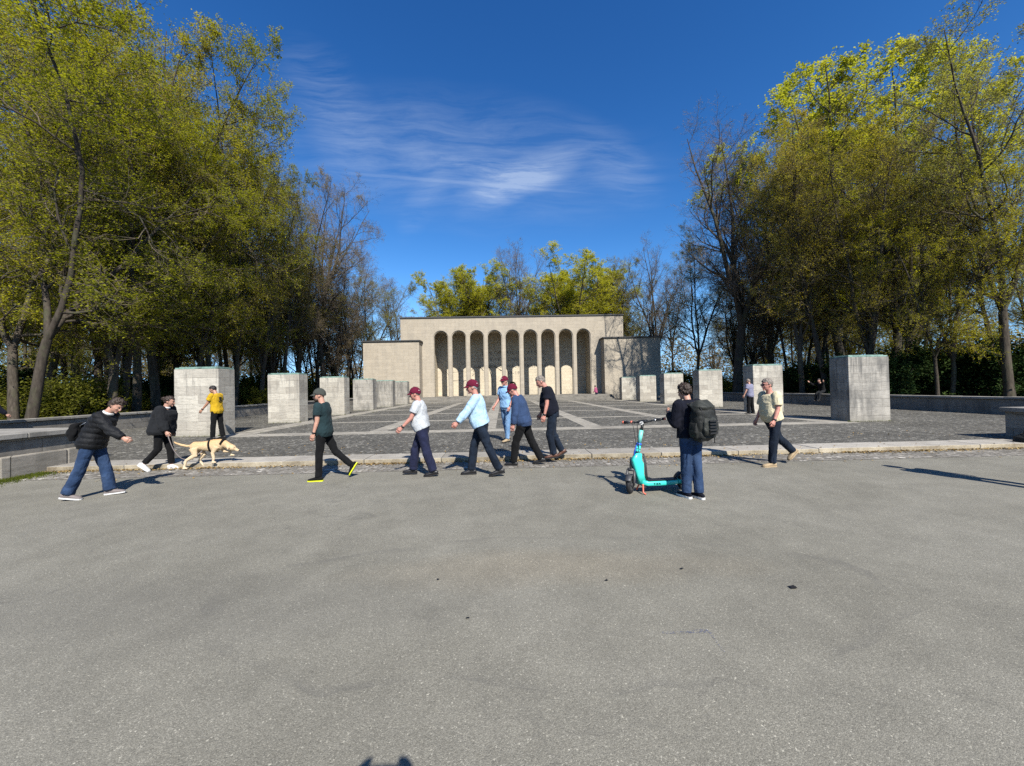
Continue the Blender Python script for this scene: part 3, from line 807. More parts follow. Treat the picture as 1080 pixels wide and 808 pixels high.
proto('bare_a', 'bark_dark', 'leaf_bud', seed=41, H=23, tr=0.30, leaders=5, fork=0.28, base=0.28, spread=4.8, n1=13, n2=9, n3=7, n4=4, leaf_n=1, leaf=0.045, trop=0.10, a1=(32, 60), tilt=(6, 22), top=0.5, wander=0.085)
proto('bare_b', 'bark_dark', 'leaf_bud', seed=42, H=21, tr=0.24, leaders=2, fork=0.26, base=0.26, spread=4.6, n1=20, n2=10, n3=8, n4=4, leaf_n=2, leaf=0.045, trop=0.10, a1=(36, 64), tilt=(5, 16), top=0.5)
proto('bud_a', 'bark_dark', 'leaf_bud', seed=43, H=22, tr=0.25, leaders=4, fork=0.22, base=0.20, spread=4.6, n1=11, n2=9, n3=7, n4=5, leaf_n=4, leaf=0.066, trop=0.07, flat=0.2, a1=(36, 66), top=0.5)
proto('pale_a', 'bark', 'leaf_pale', seed=51, H=21, tr=0.24, leaders=3, fork=0.24, base=0.22, spread=4.6, n1=15, n2=8, n3=7, leaf_n=4, leaf=0.09, trop=0.07, a1=(36, 66), top=0.5)
proto('pole', 'bark_dark', 'leaf_olive', seed=61, H=20, tr=0.17, leaders=1, fork=0.42, base=0.46, spread=3.4, n1=24, n2=8, n3=6, n4=4, leaf_n=2, leaf=0.11, trop=0.06, lean=2)
proto('pole_lean', 'bark_dark', 'leaf_bud', seed=62, H=18, tr=0.15, leaders=2, fork=0.42, base=0.42, spread=3.4, n1=13, n2=8, n3=6, n4=4, leaf_n=2, leaf=0.08, trop=0.06, lean=8, wander=0.14)
def tree(key, x, y, h, rz, label, group='trees of the surrounding wood', z=0.0, fat=1.0):
    mt, mc, H = PROTO[key]
    e = empty('tree', (x, y, z), rz); tag(e, label, 'tree', group)
    s = h/H; e.scale = (s*fat, s*fat, s)
    for nm, me in (('trunk', mt), ('crown', mc)):
        c = bpy.data.objects.new(nm, me); C.objects.link(c); c.parent = e
    return e
def tpx(key, px, Y, h, rz, label, group='trees of the surrounding wood', fat=1.0):
    return tree(key, ray_at(px, Y), Y, h, R(rz), label, group, 0.0, fat)

# --- left edge of the wood, placed one by one
LW = 'trees along the left edge of the wood'
tpx('green_b', 16, 15.4, 18, 150, 'leafy tree with slender curved trunk at the far left edge of the wood', LW, 0.9)
tpx('green_lean', 30, 14.6, 17.5, 10, 'leafy tree at the left with a knotty pale trunk leaning right', LW)
tpx('green_a', 118, 18.2, 18.6, 80, 'green tree whose trunk rises behind the woman in the quilted waistcoat', LW, 0.9)
tpx('green_lean', 128, 19.6, 19.5, -12, 'tall tree with thick trunk leaning to the right between woman and first pylon', LW, 0.8)
tpx('olive_a', 143, 21.5, 22.5, 40, 'tall olive tinged tree right of the leaning trunk on the left', LW, 0.82)
tpx('green_a', 166, 23.5, 25, 200, 'tall green tree standing left of the first left pylon', LW, 0.82)
tpx('green_lean', 205, 24.8, 22.5, 20, 'dark trunked tree leaning right above the first left pylon', LW, 0.72)
tpx('green_b', 222, 27.0, 23.5, 300, 'green tree rising directly behind the man in yellow', LW, 0.72)
tpx('olive_a', 247, 29.0, 23, 120, 'olive green tree between the first and second left pylons', LW, 0.72)
tpx('green_a', 275, 32.0, 22.5, 20, 'green tree with dark straight stems behind the second left pylon', LW, 0.7)
tpx('olive_b', 296, 36.0, 23, 70, 'ochre tinged tree above the second left pylon', LW, 0.72)
tpx('bud_a', 314, 40.0, 24, 170, 'brownish budding tree behind the third left pylon', LW, 0.75)
tpx('bare_a', 342, 46.0, 25, 30, 'bare dome shaped tree at the right end of the left wood', LW, 1.0)
tpx('bare_b', 366, 52.0, 21.5, 250, 'bare twiggy tree beside the left wing of the hall', LW, 0.8)
tpx('pale_a', 388, 60.0, 21.5, 60, 'thin pale yellow tree behind the left wing of the hall', LW)
tpx('bare_b', 420, 66.0, 20.5, 100, 'small bare tree against the sky left of the hall roof', LW)
SR = 'tall trees in the second row of the left wood'
for k_, (px_, Y_, h_, key_) in enumerate(((-20, 22, 21, 'green_a'), (40, 22.5, 22, 'green_b'), (75, 24, 23, 'olive_a'), (105, 25, 24, 'green_a'), (136, 27.5, 25.5, 'green_b'), (164, 30, 24, 'olive_a'), (190, 32, 22, 'green_a'), (220, 36, 22, 'green_b'), (252, 40, 21, 'olive_a'), (284, 46, 21, 'bud_a'))):
    tpx(key_, px_, Y_, h_, 37*k_, 'tall tree whose crown fills the second row of the left wood', SR, 0.85)
# --- behind the hall
BH = 'trees behind the hall'
tpx('yellow_a', 478, 64.0, 21.5, 0, 'bright yellow green tree behind the left part of the hall roof', BH, 1.3)
tpx('yellow_a', 512, 66.0, 21.2, 130, 'yellow green tree second from the left behind the hall', BH, 1.3)
tpx('bare_a', 548, 67.0, 26.0, 80, 'tall bare tree standing up behind the middle of the hall', BH, 0.85)
tpx('bud_a', 570, 70.0, 22.5, 210, 'brown budding tree behind the middle of the hall right of the bare one', BH)
tpx('yellow_a', 600, 64.0, 21.5, 250, 'broad yellow green tree behind the right half of the hall', BH, 1.45)
tpx('yellow_a', 634, 67.0, 23.2, 40, 'yellow green tree behind the right corner of the hall roof', BH, 1.15)
tpx('olive_a', 655, 66.0, 23.6, 330, 'olive green tree just right of the hall roof corner', BH)
tpx('bare_a', 690, 60.0, 23.0, 190, 'open bare tree standing above the right wing', BH, 1.0)
tpx('bare_b', 712, 62.0, 20.5, 300, 'bare slim tree right of the right wing', BH)
tpx('yellow_a', 582, 71.0, 21.0, 15, 'yellow green tree filling the gap behind the middle of the hall', BH, 1.3)
tpx('yellow_a', 620, 72.0, 22.5, 100, 'yellow green tree behind the broad one at the right half of the hall', BH, 1.35)
tpx('yellow_a', 495, 73.0, 22.0, 310, 'yellow green tree standing further back behind the left part of the hall', BH, 1.4)
tpx('pale_a', 530, 70.0, 20.0, 70, 'pale green tree low behind the hall roof left of the tall bare tree', BH, 1.3)
tpx('pale_a', 668, 69.0, 21.0, 140, 'pale green tree behind the gap right of the hall roof corner', BH, 1.2)
# --- right edge of the wood
RW = 'trees along the right edge of the wood'
tpx('pale_a', 736, 47, 21.5, 20, 'thin pale budding tree at the left end of the right wood', RW, 0.85)
tpx('bare_a', 778, 34.6, 24.6, 140, 'large bare tree with fanning black branches in the right wood', RW, 1.3)
tpx('bare_b', 815, 39, 25.5, 40, 'tall dark bare tree behind the second right pylon', RW, 1.0)
tpx('bud_a', 812, 37, 17.5, 10, 'brown budding tree behind the second right pylon', RW, 1.0)
tpx('olive_a', 846, 28.5, 21.5, 280, 'olive tree left of the large blotched pylon', RW, 0.8)
tpx('yellow_a', 890, 33.0, 26.6, 110, 'tall bright yellow topped tree above the right wood', RW, 1.15)
tpx('yellow_a', 945, 34.0, 27, 200, 'second bright yellow topped tree above the right wood', RW, 1.1)
tpx('yellow_a', 922, 37.0, 28.0, 75, 'third bright yellow green crown between the two tall ones on the right', RW, 1.1)
tpx('olive_b', 872, 27.0, 18.0, 160, 'ochre tree with straight dark trunk behind the large blotched pylon', RW)
tpx('olive_a', 915, 25.5, 18.5, 60, 'spreading olive tree with dark trunk right of the large blotched pylon', RW, 1.0)
tpx('green_lean', 988, 22.2, 13.5, 190, 'tree with pale trunk leaning left above the right boundary wall', RW, 0.8)
tpx('olive_a', 1003, 22.6, 14.5, 20, 'olive tree with pale twin stems above the right boundary wall', RW, 0.75)
tpx('olive_b', 1050, 22.0, 17, 100, 'ochre tree at the right edge of the picture', RW, 0.8)
tpx('pale_a', 1064, 20.5, 22.5, 240, 'pale leaved tall tree cut by the upper right corner', RW, 0.85)
tpx('bud_a', 960, 27.0, 20.5, 330, 'brown green budding tree in the middle of the right wood', RW)
tpx('green_b', 1100, 20.5, 14, 30, 'leafy tree just beyond the right edge', RW, 0.7)
# --- depth of the wood
rr = random.Random(77)
def fill(n, x0, x1, y0, y1, keys, label, group, hmin, hmax, mind=2.2):
    done = []; tries = 0
    while len(done) < n and tries < 6000:
        tries += 1
        x = rr.uniform(x0, x1); y = rr.uniform(y0, y1)
        if any((x-a)**2+(y-c)**2 < mind**2 for a, c in done): continue
        done.append((x, y))
        tree(rr.choice(keys), x, y, rr.uniform(hmin, hmax), rr.uniform(0, 6.28), label, group)
fill(26, -38, -21.5, 18, 62, ['pole', 'pole_lean', 'green_b', 'olive_a', 'pole', 'bud_a', 'pole_lean'], 'tree among the crowded trunks inside the left wood', 'trees inside the left wood', 16, 22)
fill(28, -75, -38, 24, 85, ['olive_a', 'green_a', 'bud_a', 'pole', 'green_b', 'pole', 'pole_lean'], 'tree far back in the left wood', 'trees far back in the left wood', 15, 20, 3.0)
fill(14, 29, 42, 34, 62, ['pole', 'pole_lean', 'olive_a', 'bud_a', 'olive_b', 'pole_lean'], 'tree among the dark trunks inside the right wood', 'trees inside the right wood', 15, 20)
fill(24, 42, 80, 36, 85, ['olive_a', 'bud_a', 'olive_b', 'pole', 'green_b'], 'tree far back in the right wood', 'trees far back in the right wood', 15, 20, 3.0)
fill(20, -36, 44, 74, 100, ['bud_a', 'olive_a', 'bare_b', 'olive_b', 'pole'], 'tree in the wood far behind the hall', 'trees far behind the hall', 14, 19, 4.0)

# ------------------------------------------------------------------ shrubs
def shrub_proto(name, seed, rx, ry, h, n, leaf, mat, stems=14):
    rng = np.random.default_rng(seed)
    parts = []
    p0 = np.stack([rng.normal(0, rx*0.16, stems), rng.normal(0, ry*0.16, stems), np.zeros(stems)-0.05], 1)
    d0 = norm(np.stack([rng.normal(0, 0.45, stems), rng.normal(0, 0.45, stems), np.ones(stems)], 1))
    b1, r1 = grow(rng, p0, d0, h*rng.uniform(0.6, 0.95, stems), np.full(stems, 0.03), np.full(stems, 0.006), 7, 0.16, 0.03)
    Vs, Fs = tubes(b1, r1, 5)
    p, d, r, t = spawn(rng, b1, r1, 9, 0.15, 1.0, 35, 80)
    b2, r2 = grow(rng, p, d, rng.uniform(0.25, 0.55, len(p))*h*0.6, np.minimum(r*0.6, 0.012), np.full(len(p), 0.003), 5, 0.16, 0.03)
    V2, F2 = tubes(b2, r2, 3)
    # leaves in small sprays round the twigs
    k = n//len(b2)
    tt = rng.random((len(b2), k))**0.7; i = np.minimum((tt*4).astype(int), 3); fr = (tt*4-i)[..., None]
    bi = np.arange(len(b2))[:, None]
    P = (b2[bi, i]*(1-fr)+b2[bi, i+1]*fr).reshape(-1, 3) + rng.normal(0, 0.13, (len(b2)*k, 3))
    P[:, 2] = np.maximum(P[:, 2], 0.03)
    Lv, Lf = leaves(rng, P, leaf, 0.6)
    ms = np_mesh(name+'_stem', *(lambda a: (a[0], a[1]))(cat([(Vs, Fs), (V2, F2)])), True)
    mf = np_mesh(name+'_foliage', Lv, [Lf]); ms.materials.append(M['bark_dark']); mf.materials.append(M[mat])
    return ms, mf
SH = {'green': shrub_proto('green', 1, 1.5, 1.5, 2.4, 9000, 0.10, 'leaf_shrub'),
      'ever': shrub_proto('ever', 2, 2.0, 2.0, 3.4, 16000, 0.13, 'leaf_ever', 20),
      'thin': shrub_proto('thin', 3, 1.3, 1.3, 2.6, 3600, 0.09, 'leaf_olive')}
def shrub(key, x, y, s, rz, label, group, sz=1.0):
    e = empty('shrub', (x, y, 0.0), rz); tag(e, label, 'shrub', group); e.scale = (s, s, s*sz)
    for nm, me in zip(('stem', 'foliage'), SH[key]):
        c = bpy.data.objects.new(nm, me); C.objects.link(c); c.parent = e
shrub('green', ray_at(52, 17), 17, 1.1, 0.4, 'yellow green bush between the leaning trunk and the waistcoat woman', 'bushes behind the left wall')
shrub('green', ray_at(85, 18), 18, 1.15, 2.0, 'yellow green bush just left of the waistcoat woman', 'bushes behind the left wall')
def shrubs(n, x0, x1, y0, y1, keys, s0, s1, label, group):
    for i in range(n):
        shrub(rr.choice(keys), rr.uniform(x0, x1), rr.uniform(y0, y1), rr.uniform(s0, s1), rr.uniform(0, 6.28), label, group)
shrubs(24, -27, -19.2, 15, 50, ['green', 'thin', 'green'], 0.55, 0.95, 'low bush among the trunks behind the left wall', 'bushes behind the left wall')
shrubs(40, -48, -27, 18, 70, ['green', 'thin', 'ever'], 0.9, 1.5, 'bush inside the left wood', 'bushes inside the left wood')
for i, (px, Y, s) in enumerate(((905, 25, 1.1), (935, 24.5, 1.15), (965, 25.5, 1.1), (1010, 24, 1.25), (1040, 23, 1.3), (1070, 22.5, 1.3), (1100, 22.2, 1.2), (850, 30, 1.1), (830, 34, 1.1), (875, 28, 1.1), (985, 27, 1.5), (1030, 27, 1.6))):
    shrub('ever', ray_at(px, Y), Y, s, i*1.3, 'large dark evergreen bush behind the right wall', 'evergreen bushes behind the right wall')
shrubs(26, 23.5, 30, 26, 60, ['ever', 'green', 'thin'], 0.7, 1.1, 'bush among the trunks behind the right wall', 'bushes behind the right wall')
shrubs(36, 30, 52, 18, 72, ['ever', 'ever', 'green', 'thin'], 1.0, 1.6, 'bush inside the right wood', 'bushes inside the right wood')
shrubs(16, -30, 34, 60, 74, ['green', 'thin', 'ever'], 1.0, 1.6, 'bush in the wood behind the hall', 'bushes behind the hall')

for i_, (px_, Y_) in enumerate(((262, 44), (276, 50), (290, 47), (302, 54), (313, 50), (324, 58), (336, 54), (348, 60), (360, 66), (374, 70), (398, 72), (420, 74), (270, 62), (300, 66), (330, 70))):
    shrub(('thin', 'green')[i_ % 3 == 0], ray_at(px_, Y_), Y_, 1.5+0.25*(i_ % 4), i_*1.1, 'tall loose bush between the trunks behind the left pylon row', 'tall bushes behind the left pylons')
fill(12, -34, -24, 46, 72, ['pole', 'bud_a', 'pole_lean', 'bare_b'], 'slim tree behind the far left pylons', 'slim trees behind the far left pylons', 15, 19)
# a far wood that reads as one mass
rng = np.random.default_rng(4)
n = 130000
th = rng.uniform(-0.25, math.pi+0.25, n); rad_ = rng.uniform(95, 135, n)
hgt = 12+4*np.sin(th*9)+3*np.sin(th*23+1)+2.5*np.sin(th*51)
P = np.stack([np.cos(th)*rad_, np.sin(th)*rad_, rng.random(n)*hgt], 1)
v, f = leaves(rng, P, 0.55, 0.7)
o = link('far_woodland', np_mesh('far_woodland', v, [f]), M['leaf_bud']); tag(o, 'hazy brown green mass of woodland beyond the trunks', 'woodland', kind='stuff')

# ------------------------------------------------------------------ litter and weeds
rng = np.random.default_rng(8)
n = 4200
X = rng.uniform(-9.8, 12.6, n); Yl = 8.41-np.abs(rng.normal(0, 0.10, n)); keep = rng.random(n) < 0.35+0.65*(np.sin(X*1.7)+np.sin(X*0.6+1) > -0.3)
P = np.stack([X, Yl, rng.uniform(0.012, 0.035, n)], 1)[keep]
n2 = 500; P2 = np.stack([rng.uniform(-9.8, 12.6, n2), rng.uniform(7.3, 11.0, n2), np.zeros(n2)], 1); P2[:, 2] = np.where(P2[:, 1] > 8.42, 0.115, 0.015)
P = np.concatenate([P, P2]); v, f = leaves(rng, P, 0.045, 0.35)
o = link('leaf_litter', np_mesh('leaf_litter', v, [f]), M['leaf_dead']); tag(o, 'dry brown leaves gathered along the foot of the kerb', 'leaf litter', kind='stuff')
def blades(rng, P, h, w_):
    n = len(P); a = rng.uniform(0, 6.28, n); d = np.stack([np.cos(a), np.sin(a), np.zeros(n)], 1)
    hh = (h*rng.uniform(0.5, 1.3, n))[:, None]; ln = rng.normal(0, 0.35, (n, 3)); ln[:, 2] = 1
    tip = P+ln*hh
    v = np.stack([P-d*w_, P+d*w_, tip], 1).reshape(-1, 3)
    return v, np.arange(3*n).reshape(-1, 3)
g1 = np.stack([-9.78+np.abs(rng.normal(0, 0.22, 5200)), rng.uniform(5.5, 8.3, 5200), np.zeros(5200)+0.002], 1)
g2 = []
for side in (-1, 1):
    for k in range(6):
        xi = CX+side*11.6; m_ = 150
        xs = np.where(rng.random(m_) < 0.6, rng.uniform(min(xi, xi+side*PW), max(xi, xi+side*PW), m_), xi-side*rng.random(m_)*0.1)
        g2.append(np.stack([xs, PY[k]-rng.random(m_)*0.07, np.full(m_, PZ)], 1))
g3 = np.stack([np.full(900, -9.2)+rng.normal(0, 0.03, 900), 14.5+25*rng.random(900)**1.0, np.full(900, PZ)], 1)
g3 = g3[np.sin(g3[:, 1]*1.9) > 0.2]
g4 = np.stack([rng.uniform(-10, 12.6, 700), 42.27-rng.random(700)*0.06, np.full(700, PZ)], 1)
vv, ff = blades(rng, np.concatenate([g1]+g2+[g3, g4]), 0.055, 0.005)
o = link('grass', np_mesh('grass', vv, [ff]), M['grass']); tag(o, 'tufts of grass at the foot of walls and pylons', 'grass', kind='stuff')

# ------------------------------------------------------------------ people
def skinm(name, col):
    col = dk(col)
    mt, nb, b = new_mat(name, 0.5, 0.35)
    n = nb.noise(objc(nb), 14.0, 4.0)
    set_col(nb, b, nb.ramp(n, [(0.3, tuple(c*0.86 for c in col)), (0.7, (min(1, col[0]*1.08), col[1]*1.02, col[2]))]))
    b.inputs['Subsurface Weight'].default_value = 0.08
    b.inputs['Subsurface Radius'].default_value = (0.01, 0.004, 0.002)
    return mt
M['skin'] = skinm('skin_fair', (0.50, 0.285, 0.205))
M['skin_tan'] = skinm('skin_tanned', (0.42, 0.225, 0.145))
M['skin_pink'] = skinm('skin_ruddy', (0.52, 0.25, 0.19))
M['eye'] = plain('eye_dark', (0.03, 0.025, 0.02), 0.2, 0.5)
M['lip'] = plain('lip', (0.36, 0.13, 0.11), 0.5)
def hairm(name, col):
    col = dk(col)
    mt, nb, b = new_mat(name, 0.55, 0.35)
    o = objc(nb)
    n = nb.noise(nb.vm('MULTIPLY', o, (1, 1, 0.3)), 60.0, 3.0, 0.7)
    set_col(nb, b, nb.ramp(n, [(0.3, tuple(c*0.55 for c in col)), (0.7, tuple(c*1.3 for c in col))]))
    set_bump(nb, b, n, 0.8, 0.01)
    return mt
M['hair_brown'] = hairm('hair_brown', (0.036, 0.021, 0.013))
M['hair_dark'] = hairm('hair_dark', (0.016, 0.012, 0.010))
M['hair_grey'] = hairm('hair_grey', (0.21, 0.18, 0.15))
M['hair_white'] = hairm('hair_white', (0.55, 0.52, 0.48))
M['denim'] = cloth('denim_blue', (0.022, 0.045, 0.100), 0.25, fade=(0.048, 0.084, 0.165))
M['denim_light'] = cloth('denim_light', (0.13, 0.24, 0.40), 0.2, fade=(0.26, 0.38, 0.53))
M['denim_dark'] = cloth('denim_dark', (0.007, 0.012, 0.022), 0.3, fade=(0.014, 0.023, 0.040))
M['navy_trouser'] = cloth('navy_trousers', (0.015, 0.018, 0.045), 0.2)
M['black_cloth'] = cloth('black_cloth', (0.0055, 0.0055, 0.006), 0.25)
M['charcoal'] = cloth('charcoal_cloth', (0.014, 0.015, 0.017), 0.2)
M['quilt'] = cloth('black_quilt', (0.009, 0.0095, 0.011), 0.25, rough=0.6)
M['navy_cloth'] = cloth('navy_cloth', (0.006, 0.007, 0.014), 0.25)
M['tee_green'] = cloth('dark_green_tee', (0.016, 0.034, 0.038), 0.2)
M['tee_white'] = cloth('pale_grey_tee', (0.50, 0.52, 0.53), 0.08)
M['shirt_blue'] = cloth('light_blue_shirt', (0.42, 0.60, 0.76), 0.08)
M['polo_blue'] = cloth('sky_blue_polo', (0.26, 0.45, 0.68), 0.1)
M['jacket_blue'] = cloth('slate_blue_jacket', (0.032, 0.058, 0.125), 0.18)
M['tee_yellow'] = cloth('mustard_tee', (0.52, 0.32, 0.015), 0.1)
M['tee_cream'] = cloth('cream_tee', (0.66, 0.58, 0.38), 0.08)
M['tee_lilac'] = cloth('lilac_shirt', (0.22, 0.22, 0.30), 0.1)
M['top_pink'] = cloth('pink_top', (0.36, 0.09, 0.17), 0.15)
M['maroon'] = cloth('maroon_cap', (0.115, 0.008, 0.026), 0.18)
M['cap_grey'] = cloth('olive_grey_cap', (0.055, 0.060, 0.052), 0.15)
M['white_plastic'] = plain('white_rubber', (0.72, 0.71, 0.68), 0.6)
M['black_rubber'] = plain('black_rubber', (0.016, 0.016, 0.017), 0.7)
M['leather_black'] = plain('black_leather', (0.018, 0.017, 0.017), 0.45, 0.4)
M['leather_brown'] = plain('brown_leather', (0.10, 0.045, 0.028), 0.45, 0.4)
M['suede_beige'] = plain('beige_suede', (0.40, 0.30, 0.18), 0.9)
M['canvas_grey'] = plain('grey_shoe', (0.20, 0.17, 0.16), 0.8)
M['neon'] = plain('neon_yellow_sole', (0.75, 0.80, 0.02), 0.5)
M['white_cloth'] = cloth('white_cloth', (0.72, 0.72, 0.70), 0.06)
M['metal'] = plain('steel', (0.55, 0.55, 0.55), 0.3, 0.5, 0.9)
M['lens'] = plain('dark_lens', (0.01, 0.01, 0.012), 0.12, 0.6)

def rot_y(d, a):                   # turn a vector in the walking plane; positive = forward
    return Vector((d.x*math.cos(a)-d.z*math.sin(a), d.y, d.x*math.sin(a)+d.z*math.cos(a)))
DOWN = Vector((0, 0, -1))
def dirleg(a, out=0.0):            # a: degrees forward from straight down
    a = R(a); v = Vector((math.sin(a), 0, -math.cos(a)))
    o = R(out); return Vector((v.x*math.cos(o), math.sin(o), v.z*math.cos(o)))
def seg(p, q, n): return [p+(q-p)*(i/n) for i in range(n+1)]

def person(name, label, foot, heading, pose, look, height=1.75, build=1.0, group=None, z=0.0, belly=0.0, lift=0.0):
    """One figure: faces +X before turning; left is +Y.
       pose: lean, head (pitch, turn), legs L/R (thigh, knee, foot pitch, out), arms L/R (shoulder, out, elbow, twist)"""
    s = height/1.75; bw = build
    H = {}
    lean = R(pose.get('lean', 3)); hp, ht = pose.get('head', (8, 0)); hp = R(hp)+lean*0.55; ht = R(ht)
    twist = R(pose.get('twist', 0))
    hip = Vector((0, 0, 0))
    up = Vector((math.sin(lean), 0, math.cos(lean)))
    bend = pose.get('bend', 0.0)
    up2 = Vector((math.sin(lean+R(bend)), 0, math.cos(lean+R(bend))))
    waist = hip + up*0.20; chest = waist + up2*0.17; neckb = chest + up2*0.17
    side0 = Vector((0, 1, 0)); sd = Vector((-math.sin(twist), math.cos(twist), 0))
    hd = Vector((math.sin(hp), 0, math.cos(hp)))
    headc = neckb + (up2*0.5+hd*0.5).normalized()*0.062 + hd*0.105 + Vector((0.034, 0, 0))
    J = {}
    for S, k in (('L', 1), ('R', -1)):
        th, kn, ft, out = (list(pose['leg'+S])+[0, 0, 0, 0])[:4]
        h0 = hip + side0*(0.092*k) + Vector((0, 0, -0.03))
        knee = h0 + dirleg(th, out*k)*0.43
        ank = knee + dirleg(th-kn, out*k*0.6)*0.42
        J['hip'+S], J['knee'+S], J['ank'+S], J['ft'+S] = h0, knee, ank, ft
        sh, ao, el, tw = (list(pose['arm'+S])+[0, 0, 0, 0])[:4]
        s0 = chest + up2*0.125 + sd*(0.175*k*(0.5+0.5*bw))
        ua = dirleg(sh, ao*k); el0 = s0 + ua*0.29
        fa = dirleg(sh+el, (ao-tw)*k); wr = el0 + fa*0.25
        J['sh'+S], J['el'+S], J['wr'+S], J['fa'+S] = s0, el0, wr, fa
    # lowest sole sets the height of the hips
    def foot_axes(S):
        p = R(J['ft'+S]); fwd = Vector((math.cos(p), 0, -math.sin(p))); u = Vector((math.sin(p), 0, math.cos(p)))
        return fwd, u
    low = 9
    for S in 'LR':
        f, u = foot_axes(S)
        for xx in (-0.07, 0.13, 0.19):
            low = min(low, (J['ank'+S]+f*xx-u*0.085).z)
    dz = Vector((0, 0, -low+lift))
    def T(p): return (p+dz)*s
    e = empty(name, (foot[0], foot[1], z), R(heading)); tag(e, label, 'person', group)
    seed = (foot[0]*7.3+foot[1]*3.1) % 50
    vox = look.get('vox', 0.010)*s
    sleeves = look.get('sleeves', 'short')
    # ---- body
    b = MB()
    def limb(bb, a, c, r0, r1, mid=None, grow_=0.0, n=12):
        pts = seg(a, c, 6); rs = []
        for i in range(7):
            t = i/6; r = r0*(1-t)+r1*t
            if mid: r += mid*math.sin(math.pi*min(1, t*1.5))*(1 if t < 0.67 else 0.0)
            rs.append((r+grow_)*s)
        bb.loft([T(p) for p in pts], rs, None, n)
        bb.ball(T(a), (rs[0],)*3); bb.ball(T(c), (rs[-1],)*3)
    def torso(bb, g, z0=-0.09, z1=1.0, loose=0.0):
        st = [(-0.10, 0.135, 0.105, 0.0), (-0.02, 0.165, 0.118, -0.008), (0.10, 0.150+belly*0.25, 0.108+belly*0.5, belly*0.5), (0.20, 0.146+belly*0.3, 0.104+belly*0.6, belly*0.65), (0.30, 0.160+belly*0.1, 0.112+belly*0.2, 0.012+belly*0.25),
              (0.40, 0.176, 0.112, 0.004), (0.47, 0.172, 0.090, -0.008), (0.515, 0.125, 0.070, -0.012), (0.540, 0.068, 0.058, -0.004)]
        pts = []; rs = []
        for t, a, d, fx in st:
            if t < z0-1e-6 or t > z1+1e-6: continue
            base = hip+up*t if t <= 0.2 else waist+up2*(t-0.2)
            fwd = Vector((up2.z, 0, -up2.x))
            k = min(1.0, max(0.0, t/0.45)); sdd = side0.lerp(sd, k)
            pts.append(T(base+fwd*fx)); lo = loose*max(0, 1-abs(t-0.05)/0.5)
            rs.append(((a*bw+g+lo)*s, (d*bw+g+lo)*s))
        bb.loft(pts, rs, sd, 20, power=2.4)
    torso(b, 0.0)
    for S in 'LR':
        limb(b, J['hip'+S], J['knee'+S], 0.083*bw, 0.056*bw); limb(b, J['knee'+S], J['ank'+S], 0.053*bw, 0.037, 0.008)
        limb(b, J['sh'+S], J['el'+S], 0.050*bw, 0.039*bw); limb(b, J['el'+S], J['wr'+S], 0.038*bw, 0.027, 0.003)
    # neck and head
    hm = Matrix.Rotation(ht, 4, 'Z')
    hfx = Vector((hd.z, 0, -hd.x)); hfx = Vector((hfx.x*math.cos(ht), math.sin(ht), hfx.z)); hfx.normalize()
    hup = (hd-hfx*hd.dot(hfx)).normalized(); hsd = hup.cross(hfx)
    HM = Matrix(((hfx.x, hsd.x, hup.x, 0), (hfx.y, hsd.y, hup.y, 0), (hfx.z, hsd.z, hup.z, 0), (0, 0, 0, 1)))
    def hp_(x, y, z_): return T(headc + hfx*x + hsd*y + hup*z_)
    b.loft([T(neckb-up2*0.03), T(neckb+up2*0.03), hp_(-0.022, 0, -0.03)], [0.062*s*bw**0.5, 0.055*s*bw**0.5, 0.055*s], None, 14)
    b.ball(hp_(-0.012, 0, 0.025), (0.098*s, 0.077*s, 0.098*s), HM, 18, 14)
    b.loft([hp_(0.0, 0, 0.03), hp_(0.022, 0, -0.04), hp_(0.036, 0, -0.085), hp_(0.045, 0, -0.108)],
           [(0.074*s, 0.084*s), (0.068*s, 0.074*s), (0.050*s, 0.054*s), (0.028*s, 0.030*s)], hsd, 16)
    b.ball(hp_(0.078, 0, -0.100), (0.020*s, 0.024*s, 0.018*s), HM, 10, 8)
    b.loft([hp_(0.082, 0, 0.018), hp_(0.100, 0, -0.012), hp_(0.110, 0, -0.036), hp_(0.096, 0, -0.048)], [0.009*s, 0.012*s, 0.0165*s, 0.013*s], hsd, 8)
    b.ball(hp_(0.078, 0, 0.030), (0.016*s, 0.048*s, 0.012*s), HM, 10, 8)
    for k in (1, -1):
        b.ball(hp_(-0.012, 0.079*k, -0.012), (0.022*s, 0.010*s, 0.034*s), HM, 10, 8)
        b.ball(hp_(0.066, 0.034*k, -0.028), (0.024*s, 0.022*s, 0.018*s), HM, 8, 6)
    me = b.solid(vox, 2)
    x = MB(); x.cur = 1
    for k in (1, -1): x.ball(hp_(0.0865, 0.031*k, 0.006), (0.010*s, 0.014*s, 0.0085*s), HM, 8, 6)
    x.cur = 2; x.ball(hp_(0.0885, 0, -0.071), (0.009*s, 0.025*s, 0.0065*s), HM, 8, 6)
    # hands: palm, four jointed fingers and a thumb
    x.cur = 0
    curl = pose.get('curl', 34)
    for S, k in (('L', 1), ('R', -1)):
        wr, fa = J['wr'+S], J['fa'+S]
        fw = (fa - Vector((0, 0, 0))).normalized()
        ph = Vector((0, -k, 0)); ph = (ph-fw*ph.dot(fw)).normalized()        # palm faces the body
        ac = fw.cross(ph)*(-k)                                               # towards the thumb side
        if ac.x < 0 and abs(ac.x) > 0.3: ac = -ac
        x.loft([T(wr-fw*0.02), T(wr+fw*0.02), T(wr+fw*0.06), T(wr+fw*0.092)], [(0.028*s, 0.024*s), (0.034*s, 0.020*s), (0.042*s, 0.018*s), (0.040*s, 0.014*s)], ac, 12)
